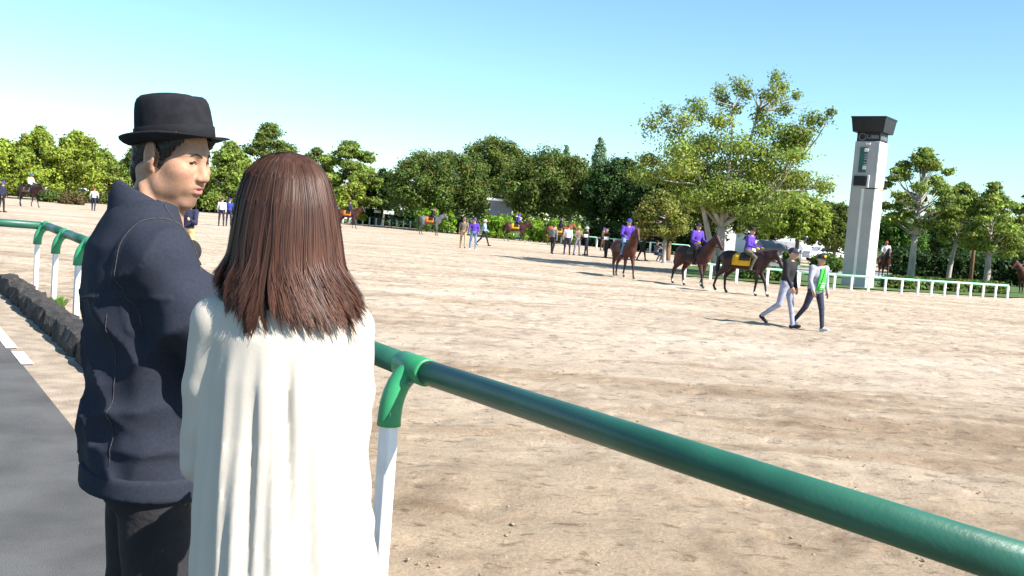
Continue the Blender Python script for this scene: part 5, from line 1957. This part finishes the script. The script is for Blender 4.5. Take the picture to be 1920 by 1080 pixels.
def hair_disp(P):
    q = (P - np.array(HEAD_L, np.float32)) @ Rhead
    a = np.arctan2(q[:, 1], q[:, 0])
    return .0018 * np.sin(a * 70 + 3 * vnoise(P, 40, 9)) + .0015 * vnoise(P, 120, 8)


skin_obj('hair', Bq, .0035, ['hair'], [M['hair_black']], mroot, None, hair_disp, 0)

# brows, lids, eyes
for s in (1, -1):
    pts = [march(Bh, f_((.16, y * s, z)), f_((.02, y * s * .8, z))) for y, z in ((.013, .017), (.022, .021), (.033, .0235), (.044, .021), (.050, .016))]
    MB().tube(pts, [.0008, .0016, .0018, .0014, .0006], 6).build('eyebrow', M['brow'], mroot, True)
    pts = [march(Bh, f_((.16, y * s, z)), f_((.02, y * s * .8, z))) for y, z in ((.0185, -.001), (.025, .0030), (.033, .0040), (.041, .0020), (.0475, -.003))]
    MB().tube(pts, [.0008, .0012, .0014, .0012, .0006], 6).build('eyelash', M['hair_black'], mroot, True)
    eb = Body()
    eb.ell(f_((.0725, .032 * s, -.001)), .0125, 'w', .001)
    V, F = eb.surface(.0018)
    e = mesh_np('eye', V, F, [M['eye_white'], M['iris']], mroot, True, (np.linalg.norm(V[F].mean(1) - f_((.0845, .033 * s - .002, -.0025))[None], axis=1) < .0062).astype(int))

# the hat
hat_o = Vector(hl((.000, 0, .040)))
HR = Matrix(Rhead.tolist()) @ Matrix.Rotation(math.radians(-17), 3, 'Y') * .90


def hat_mesh():
    na = 48
    V, F = [], []
    prof = [(0.0, 1.0), (.02, 1.0), (.05, .985), (.08, .965), (.100, .935), (.113, .88), (.121, .79), (.125, .62), (.124, .40), (.121, .2)]
    for z, k in prof:
        for i in range(na):
            a = 2 * math.pi * i / na
            ca, sa = math.cos(a), math.sin(a)
            e = 2.25
            rr = (abs(ca) ** e + abs(sa) ** e) ** (-1 / e)
            x, y = .106 * k * rr * ca, .090 * k * rr * sa
            zt = z / .125
            if x > 0:                                  # front pinch
                y *= 1 - .20 * zt ** 2 * min(1, x / .09)
            dent = .014 * math.exp(-(y / .026) ** 2) * max(0, zt - .85) / .15
            tilt = .004 * zt * (-x / .1)
            V.append((x, y, z - dent + tilt))
    n = len(prof)
    for j in range(n - 1):
        for i in range(na):
            F.append([j * na + i, j * na + (i + 1) % na, (j + 1) * na + (i + 1) % na, (j + 1) * na + i])
    F.append([(n - 1) * na + i for i in range(na)])
    crown = mesh_np('hat', [tuple(hat_o + HR @ Vector(v)) for v in V], F, M['felt'], mroot, True)
    # brim, top and underside
    V, F = [], []
    rows = [(-.004, .0), (.012, -.001), (.025, .000), (.036, .004), (.043, .009), (.0445, .010), (.043, .0065), (.034, .001), (.022, -.0035), (-.006, -.004)]
    for e, dz in rows:
        for i in range(na):
            a = 2 * math.pi * i / na
            ca, sa = math.cos(a), math.sin(a)
            curl = 1.0 + .8 * abs(sa) + .3 * max(0, -ca) - 1.3 * max(0, ca) ** 2
            drop = -.006 * max(0, ca) ** 2 * max(0, e) / .04 - .003 * max(0, -ca) * max(0, e) / .04
            r1 = 1.0
            V.append(((.106 + e) * ca, (.090 + e * .98) * sa, dz * curl * (1 if dz > 0 else 1) + drop))
    n = len(rows)
    for j in range(n - 1):
        for i in range(na):
            F.append([j * na + i, (j + 1) * na + i, (j + 1) * na + (i + 1) % na, j * na + (i + 1) % na])
    mesh_np('brim', [tuple(hat_o + HR @ Vector(v)) for v in V], F, M['felt'], crown, True)
    V, F = [], []
    for z, o in ((.002, .0012), (.004, .0028), (.034, .0026), (.036, .0005)):
        k = 1.0 - .3 * max(0, z - .02)
        for i in range(na):
            a = 2 * math.pi * i / na
            ca, sa = math.cos(a), math.sin(a)
            rr = (abs(ca) ** 2.25 + abs(sa) ** 2.25) ** (-1 / 2.25)
            V.append(((.106 * k + o) * rr * ca, (.090 * k + o) * rr * sa, z))
    for j in range(3):
        for i in range(na):
            F.append([j * na + i, j * na + (i + 1) % na, (j + 1) * na + (i + 1) % na, (j + 1) * na + i])
    mesh_np('hat_band', [tuple(hat_o + HR @ Vector(v)) for v in V], F, M['ribbon'], crown, True)
    return crown


hat_mesh()

# the jacket
J = Body()
J.column([(.83, .0, 0, .150, .185), (.86, .0, 0, .155, .19), (.95, 0, 0, .158, .19), (1.10, -.005, 0, .150, .185), (1.25, -.012, 0, .148, .185), (1.35, -.03, 0, .135, .172), (1.41, -.045, 0, .118, .150), (1.46, -.046, 0, .096, .116), (1.51, -.042, 0, .074, .084)], 'd', .05)
J.ell((-.075, -.07, 1.31), (.075, .085, .12), 'd', .06)
J.ell((-.075, .07, 1.31), (.075, .085, .12), 'd', .06)
J.cap((-.045, -.06, 1.455), tuple(sh_r + Vector((0, 0, .01))), .055, .072, 'd', .06)
J.cap((-.045, .06, 1.455), tuple(sh_l + Vector((0, 0, .01))), .055, .072, 'd', .06)
J.chain([tuple(sh_r), tuple(sh_r.lerp(el_r, .5) + Vector((-.012, -.006, 0))), tuple(el_r), tuple(wr_r.lerp(el_r, .12))], [.078, .076, .068, .046], 'd', .035)
J.chain([tuple(sh_l), tuple(el_l), tuple(wr_l.lerp(el_l, .12))], [.078, .064, .044], 'd', .035)
# hollow at neck, hem and cuffs
J.column([(1.42, -.03, 0, .058, .062), (1.53, -.03, 0, .066, .070)], 'd', .004, op='-')


def denim_folds(P):
    x, y, z = P[:, 0], P[:, 1], P[:, 2]
    d = .006 * vnoise(P * np.array([1, 1, .6]), 9, 21) + .0025 * vnoise(P, 22, 22)
    # diagonal drag folds on the upper sleeve and across the back
    t = (x * .75 - z * .66 - y * .35)
    w = np.exp(-((y + .23) / .09) ** 2)
    d += w * .016 * (1 - 1.6 * np.abs(np.sin(t * 21 + 1.6 * vnoise(P, 7, 23))) ** .8) * (.5 + .5 * vnoise(P, 5, 27))
    wb = np.exp(-((x + .15) / .07) ** 2) * np.clip((1.36 - z) / .15, 0, 1)
    d += wb * .012 * (1 - 1.6 * np.abs(np.sin((z * .8 + np.abs(y) * .9) * 20 + 1.8 * vnoise(P, 6, 24))) ** .8)
    wl = np.clip((1.12 - z) / .12, 0, 1) * np.clip((z - .90) / .06, 0, 1)
    d += wl * .010 * (1 - 1.5 * np.abs(np.sin((z + .35 * y) * 26 + 2 * vnoise(P, 8, 25))) ** .8)
    # pressed groove below the yoke
    d += .004 * np.exp(-((z - 1.285 - .05 * np.abs(y) * 2) / .006) ** 2) * (x < -.02)
    # groove where the sleeve is set in
    g = np.sqrt((x + .02) ** 2 + (z - 1.36) ** 2)
    d += .004 * np.exp(-((np.abs(y) - .150 - .1 * np.clip(1.36 - z, 0, .2)) / .006) ** 2) * (g < .16)
    return -d


V, F = J.surface(.0066, denim_folds)
V = relax(V, F, 1, .4)
jk = mesh_np('jacket', V, F, M['denim'], mroot, True)


class JD:
    def value(self, P):
        return J.value(P) + denim_folds(P)


JJ = JD()
# seams: armhole, yoke, side panel, shoulder
for s in (-1, 1):
    c0 = Vector((-.02, .12 * s, 1.34))
    pts = []
    for i in range(45):
        a = math.radians(-65 + 245 * i / 44)
        u = Vector((-math.cos(a) * .9, .0, math.sin(a)))
        p0 = c0 + u * .26 + Vector((0, (.045 - .012 * math.sin(a)) * s, 0))
        pts.append(march(JJ, p0, c0 + Vector((0, (.042 - .012 * math.sin(a)) * s, 0))))
    MB().tube(pts, .0009, 5).build('armhole_seam', M['stitch'], jk, True)
pts = [march(JJ, Vector((-.4, y, 1.285 + abs(y) * .10)), Vector((.0, y * .7, 1.285 + abs(y) * .10))) for y in np.linspace(-.135, .135, 41)]
MB().tube(pts, .0007, 5).build('yoke_seam', M['stitch'], jk, True)
for s in (-1, 1):
    pts = [march(JJ, Vector((-.34, .24 * s, z)), Vector((-.02, .07 * s, z))) for z in np.linspace(1.26, .90, 40)]
    MB().tube(pts, .0008, 5).build('panel_seam', M['stitch'], jk, True)
    pts = [march(JJ, Vector((-.03 + .05 * t_, (.075 + .085 * t_) * s, 1.65)), Vector((-.03 + .05 * t_, (.075 + .085 * t_) * s, 1.2))) for t_ in np.linspace(.0, 1, 8)]
    MB().tube(pts, .0008, 5).build('shoulder_seam', M['stitch'], jk, True)
# collar: a stand folded over into a fall with points at the front
cv, cf = [], []
nphi = 41
rows = [(.060, .00), (.060, .050), (.063, .078), (.068, .084), (.076, .079), (.088, .050), (.102, .020), (.114, -.008)]
for i in range(nphi):
    ph = math.radians(28 + 304 * i / (nphi - 1))
    fr = max(0, math.cos(ph))
    bk = max(0, -math.cos(ph))
    for (r_, dz) in rows:
        rr = r_ * (1 + (.10 * fr - .13 * bk if r_ > .09 else .05 * fr))
        z = 1.455 + dz * (1 + .10 * bk - .15 * fr) - .075 * fr - .012 * abs(math.sin(ph)) + (.022 * bk)
        cv.append((-.034 + rr * math.cos(ph) * 1.0 + .012 * fr, rr * math.sin(ph) * 1.06, z))
nr = len(rows)
for i in range(nphi - 1):
    for j in range(nr - 1):
        cf.append([i * nr + j, i * nr + j + 1, (i + 1) * nr + j + 1, (i + 1) * nr + j])
col = mesh_np('collar', cv, cf, M['denim'], jk, True)
md = col.modifiers.new('thick', 'SOLIDIFY')
md.thickness = .006
md.offset = 0
# waistband and cuffs
Bwb_ = Body()
Bwb_.column([(.815, .0, 0, .156, .191), (.82, .0, 0, .160, .195), (.868, .0, 0, .160, .195), (.873, 0, 0, .156, .191)], 'd', .004)
skin_obj('waistband', Bwb_, .008, ['d'], [M['denim']], jk)
for a_, b_ in ((el_r, wr_r), (el_l, wr_l)):
    d_ = (b_ - a_).normalized()
    e_ = b_ - d_ * .03
    MB().tube([e_ - d_ * .055, e_ - d_ * .052, e_ - d_ * .002, e_], [.046, .0505, .0485, .044], 20, False).build('cuff', M['denim'], jk, True)
# dark shirt at the throat
B5 = Body()
B5.column([(1.30, -.005, 0, .105, .12), (1.40, -.02, 0, .085, .095), (1.445, -.03, 0, .068, .070)], 's', .01)
skin_obj('shirt', B5, .007, ['s'], [cloth('plum', (.05, .02, .035))], mroot)
# trousers and shoes
B6 = Body()
B6.column([(.80, 0, 0, .122, .158), (.90, 0, 0, .118, .152)], 'b', .05)
for s in (1, -1):
    B6.chain([(0, .085 * s, .86), (.02, .10 * s, .50), (.0, .105 * s, .10)], [.088, .080, .072], 'b', .04)
skin_obj('trousers', B6, .011, ['b'], [C('black')], mroot, None, lambda P: .006 * vnoise(P, 10, 31), 1)
for s in (1, -1):
    B7 = Body()
    B7.cap((-.055, .105 * s, .055), (.16, .12 * s, .04), .05, .042, 'b', .02)
    B7.column([(0.0, .05, .11 * s, .135, .045), (.02, .05, .11 * s, .135, .045)], 'b', .005)
    skin_obj('shoe', B7, .009, ['b'], [C('black')], mroot)

# the microphone he holds
mic = empty('microphone', mic_w, label='black foam microphone held in front of the man in the hat', cat='microphone')
Bm = Body()
Bm.ell((0, 0, 0), (.026, .026, .030), 'f', .005)
V, F = Bm.surface(.003, lambda P: .0012 * vnoise(P, 320, 5))
mesh_np('foam_ball', V, F, M['foam'], mic, True)
ax_w = Matrix.Rotation(BODY_H, 3, 'Z') @ mic_axis
MB().tube([-ax_w * .02, -ax_w * .05, -ax_w * .20], [.016, .012, .011], 12).build('handle', M['black_paint'], mic, True)

# ------------------------------------------------------------------ the woman with long hair
WOM_D = 1.86
wt = AT(541, 283, WOM_D)                       # top of her hair
WH = math.radians(103)
wroot = empty('person', (wt.x + .012, wt.y, 0), WH, 'woman with long brown hair and white blouse seen from behind', 'person')
WI = Matrix.Rotation(-WH, 3, 'Z')
TOPZ = wt.z


def wl_(v):
    """world offset (right, away, height) -> her own axes"""
    q = WI @ Vector((v[0], v[1], 0))
    return (q.x, q.y, v[2])


HEADW = Vector(wl_((-0.016, .034, TOPZ - .126)))
Rw = np.array(Matrix.Rotation(math.radians(8), 3, 'Z') @ Matrix.Rotation(math.radians(4), 3, 'Y'), np.float32)
Bw = Body()
hw = head_ops(Bw, Rw, tuple(HEADW), .86, True)
Bw.cap(hw((-.03, 0, -.05)), (-.02, 0, 1.34), .046, .050, 'skin', .03)
Bwb = Body()
Bwb.column([(.80, 0, -.035, .10, .115), (.95, 0, -.022, .10, .118), (1.05, 0, -.012, .085, .105), (1.22, 0, 0, .10, .13), (1.31, -.01, 0, .085, .125), (1.37, -.02, 0, .05, .06)], 'skin', .03)
wsh, wel, wwr = {}, {}, {}
for s in (1, -1):
    wsh[s] = Vector((-.01, .120 * s, 1.315))
    wel[s] = Vector((.04, .128 * s, 1.07))
    wwr[s] = Vector((.22, .06 * s, 1.03))
    Bwb.chain([tuple(wsh[s]), tuple(wel[s]), tuple(wwr[s])], [.038, .032, .023], 'skin', .02)
    open_hand(Bw, wwr[s], wwr[s] - wel[s], (0, -s * .5, 1))
    Bw.cap(tuple(wwr[s]), tuple(wwr[s].lerp(wel[s], .4)), .022, .028, 'skin', .02)
    Bwb.chain([(0, .065 * s - .035, .84), (.01, .075 * s - .03, .46), (-.02, .085 * s, .09)], [.062, .046, .035], 'skin', .03)
    Bwb.cap((-.04, .085 * s, .05), (.12, .09 * s, .03), .03, .026, 'skin', .02)


def wom_tint(V):
    lab = Bw.labels(V, ['skin', 'lip'], {'lip': -.002})
    T = np.tile(np.array([[.62, .40, .31]], np.float32), (len(V), 1))
    T[lab == 1] = (.55, .18, .17)
    return T


two_res_body('body', Bw, .0048, Bwb, .012, wroot, wom_tint, M['face'])

# blouse with gathered back
W = Body()


def pleats(P, th):
    z = P[..., 2]
    f = np.clip((1.22 - z) / .25, 0, 1)
    return -np.clip((1.30 - z) / .2, 0, 1) * (.0042 * np.sin(th * 11 + .8 * np.sin(z * 6)) + .0026 * np.sin(th * 25 + .5 * np.sin(z * 8 + 1))) - .0022 * f * np.clip(-np.cos(th) * 1.6, 0, 1) * ((th * 4.2 + .05 * np.sin(z * 9) + 50) % 1.0 - .5) + .0016 * np.clip((1.27 - z) / .1, 0, 1) * np.exp(-(((th * 3.1 + .06 * np.sin(z * 7 + 1) + 50) % 1.0 - .5) / .07) ** 2)


W.column([(.70, -.005, -.036, .165, .182), (.85, -.005, -.028, .158, .176), (1.0, 0, -.018, .145, .164), (1.12, 0, -.01, .130, .153), (1.22, -.005, -.003, .122, .145), (1.30, -.012, 0, .108, .130), (1.345, -.02, 0, .082, .105), (1.385, -.022, 0, .058, .065)], 'b', .03, pleats)
for s in (1, -1):
    W.cap((-.02, .05 * s, 1.355), tuple(wsh[s] + Vector((0, 0, .005))), .040, .046, 'b', .04)
    W.chain([tuple(wsh[s]), tuple(wsh[s].lerp(wel[s], .5) + Vector((-.01, .004 * s, 0))), tuple(wel[s] + Vector((-.012, .0, -.02))), tuple(wwr[s].lerp(wel[s], .12))], [.049, .050, .050, .038], 'b', .010)
W.column([(1.35, -.015, 0, .048, .052), (1.40, -.015, 0, .052, .056)], 'b', .004, op='-')


def blouse_folds(P):
    x, y, z = P[:, 0], P[:, 1], P[:, 2]
    d = .0022 * vnoise(P * np.array([1, 1, .3]), 9, 41)
    arm = np.clip((np.abs(y) - .135) / .03, 0, 1)
    d += arm * .002 * np.sin((z + .4 * x) * 75 + 3 * vnoise(P, 9, 43)) * np.clip((1.2 - z) / .1, .2, 1)
    # centre back pleat
    d -= .004 * np.exp(-((y + .012) / .009) ** 2) * (x < 0) * np.clip((1.30 - z) / .06, 0, 1)
    return -d


V, F = W.surface(.0056, blouse_folds)
V = relax(V, F, 1, .4)
mesh_np('blouse', V, F, M['blouse'], wroot, True)
B8 = Body()
B8.column([(.30, 0, -.04, .19, .205), (.55, 0, -.04, .165, .18), (.80, 0, -.034, .125, .138), (.98, 0, -.02, .10, .12)], 's', .02, lambda P, th: -.012 * np.clip((.98 - P[..., 2]) / .25, 0, 1) * np.sin(th * 22 + .6 * np.sin(P[..., 2] * 5)))
skin_obj('skirt', B8, .014, ['s'], [M['skirt']], wroot)
for s in (1, -1):
    B9 = Body()
    B9.cap((-.05, .085 * s, .05), (.13, .092 * s, .032), .038, .032, 'b', .02)
    skin_obj('shoe', B9, .009, ['b'], [cloth('beige', (.45, .36, .28))], wroot)

# long straight hair: thousands of strands laid on the flow from crown to tips
HZ = [0.0, .005, .018, .047, .097, .147, .197, .237, .277, .307, .345]
HLx = [-.001, -.031, -.055, -.080, -.092, -.096, -.101, -.104, -.100, -.092, -.080]
HRx = [.001, .031, .054, .076, .094, .104, .114, .124, .138, .154, .168]
HBy = [.0, -.03, -.058, -.082, -.103, -.112, -.118, -.126, -.134, -.138, -.135]      # back, towards us
HFy = [.0, .03, .055, .080, .098, .100, .095, .060, .030, .015, .01]


def hair_pt(phi, d, k=1.0):
    """phi: 0 = right, pi/2 = away, pi = left, 3pi/2 = back; d = drop below the crown"""
    l, r_, b, f = (np.interp(d, HZ, a) for a in (HLx, HRx, HBy, HFy))
    c, s = np.cos(phi), np.sin(phi)
    x = np.where(c > 0, r_, -l) * c
    y = np.where(s > 0, f, -b) * s
    return np.stack([x * k - .012, .012 + y * k, TOPZ - d - (1 - k) * .04], -1)


def strands(n, seed, kr, wid, dmax_f, tone, flick=1.0):
    r = np.random.default_rng(seed)
    phi0 = r.uniform(math.pi * .93, math.pi * 2.07, n)                # sides and back
    fr = r.random(n) < .22
    phi0 = np.where(fr, r.choice([-1, 1], n) * r.uniform(.0, .95, n) + np.where(r.random(n) < .5, 0, math.pi), phi0)
    front = np.sin(phi0) > .25
    S_ = 18
    t_ = np.linspace(0, 1, S_)
    dm = dmax_f(phi0, r)
    lock = np.floor(phi0 * 15)                                         # locks that move together
    lr = np.random.default_rng(9).random(200)
    lk = lr[(lock.astype(int)) % 200]
    dm = dm * (1.04 - .17 * lk)
    k = r.uniform(*kr, n) + .02 * (lk - .5)
    D = dm[:, None] * t_[None] ** 1.15
    w1 = r.normal(0, .018, n)[:, None] * t_[None] + (lk - .5)[:, None] * .09 * t_[None] ** 2 + .025 * np.sin(t_[None] * 9 + lk[:, None] * 30)
    Ph = phi0[:, None] + w1 - .65 * (phi0 - (lock + .5) / 15)[:, None] * np.clip((t_[None] - .55) / .45, 0, 1)
    K = k[:, None] + .012 * np.sin(lk[:, None] * 40 + t_[None] * 5) * t_[None]
    P = hair_pt(Ph, D, 1.0)
    cx = np.array([0, .012, 0])
    P[..., 0] *= K
    P[..., 1] = .012 + (P[..., 1] - .012) * K
    # tips: some turn outwards
    out = np.clip((t_[None] - .80) / .20, 0, 1) ** 2
    sgn = np.sign(np.cos(phi0))[:, None]
    side = np.abs(np.cos(phi0))[:, None]
    out = out * (dm > .235)[:, None]
    P[..., 0] += flick * out * sgn * (.012 + .016 * side ** 2 * lk[:, None])
    P[..., 1] -= out * .010 * lk[:, None]
    # ribbons face outwards
    tan = np.gradient(P, axis=1)
    tan /= np.linalg.norm(tan, axis=2, keepdims=True) + 1e-9
    nrm = P - np.array([0, .012, 0]) * 1.0
    nrm[..., 2] = nrm[..., 2] * 0 + np.clip(.05 - D, 0, .05) * 2
    nrm += r.normal(0, .018, (n, 1, 3))
    sd = np.cross(tan, nrm)
    sd /= np.linalg.norm(sd, axis=2, keepdims=True) + 1e-9
    w = wid * r.uniform(.55, 1.3, n)[:, None] * (1 - .85 * np.clip((t_[None] - .75) / .25, 0, 1)) * np.clip(.25 + t_[None] * 8, 0, 1)
    A = P - sd * w[..., None]
    Bq_ = P + sd * w[..., None]
    V = np.stack([A, Bq_], 2).reshape(-1, 3)
    i = np.arange(n * S_).reshape(n, S_)
    F = np.stack([i[:, :-1] * 2, i[:, :-1] * 2 + 1, i[:, 1:] * 2 + 1, i[:, 1:] * 2], -1).reshape(-1, 4)
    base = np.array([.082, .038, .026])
    tip_glow = np.array([.15, .060, .034])  # redder, lighter tips: sunlight glowing through the hair, painted into the strand colour
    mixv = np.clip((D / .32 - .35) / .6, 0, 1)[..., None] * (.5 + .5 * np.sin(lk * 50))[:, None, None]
    colr = (base[None, None] * (1 - mixv) + tip_glow[None, None] * mixv) * (tone * r.uniform(.7, 1.3, n) * (.8 + .4 * lk))[:, None, None]
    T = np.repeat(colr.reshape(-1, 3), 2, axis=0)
    return V, F, T


def to_local(V):
    m = np.array(WI, np.float32)
    Q = V.copy()
    Q[:, :2] = V[:, :2] @ m[:2, :2].T
    return Q


M['hair_brown'] = mat('brown_hair', (1, 1, 1), (.8, .8, .8), 30, .48, 0, None, 3, (1, 1, .15), attr=True, spec=.28, trans=.22)
for _n in M['hair_brown'].node_tree.nodes:
    if _n.type == 'BSDF_PRINCIPLED':
        _n.inputs['Anisotropic'].default_value = .6


def dmax(phi, r):
    c = np.cos(phi)
    back = np.clip(-np.sin(phi), 0, 1)
    base = .275 + .042 * back ** 2 + np.where(c > 0, .03 * c, -.015 * np.abs(c))
    base = np.where(np.sin(phi) > .45, .20, base)
    return base + r.normal(0, .012, len(phi)) - .05 * (r.random(len(phi)) < .12)


# a dense inner body of hair so that no gap shows the scalp
nph, nd = 64, 22
ph = np.linspace(0, 2 * math.pi, nph, endpoint=False)
dd = np.linspace(.0, 1, nd) ** 1.3
V, F = [], []
for j in range(nd):
    for i in range(nph):
        s_ = math.sin(ph[i])
        dmx = .275 if s_ < .3 else (.275 - .215 * min(1, (s_ - .3) / .25))
        V.append(hair_pt(np.array([ph[i]]), np.array([.004 + dd[j] * dmx]), .90)[0])
V = to_local(np.array(V))
V[:, 2] -= .006
for j in range(nd - 1):
    for i in range(nph):
        F.append([j * nph + i, (j + 1) * nph + i, (j + 1) * nph + (i + 1) % nph, j * nph + (i + 1) % nph])
F.append(list(range(nph)))
hb = mesh_np('hair', V, F, M['hair_brown'], wroot, True, None, np.tile(np.array([[.030, .015, .011]]), (len(V), 1)))
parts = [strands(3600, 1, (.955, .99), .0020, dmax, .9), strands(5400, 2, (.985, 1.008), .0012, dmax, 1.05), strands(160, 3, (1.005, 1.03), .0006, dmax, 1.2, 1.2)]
V = np.concatenate([to_local(p_[0].astype(np.float32)) for p_ in parts])
o_ = 0
Fs = []
for p_ in parts:
    Fs.append(p_[1] + o_)
    o_ += len(p_[0])
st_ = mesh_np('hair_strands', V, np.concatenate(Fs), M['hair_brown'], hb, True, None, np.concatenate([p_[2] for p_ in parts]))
tag(st_, kind='stuff')
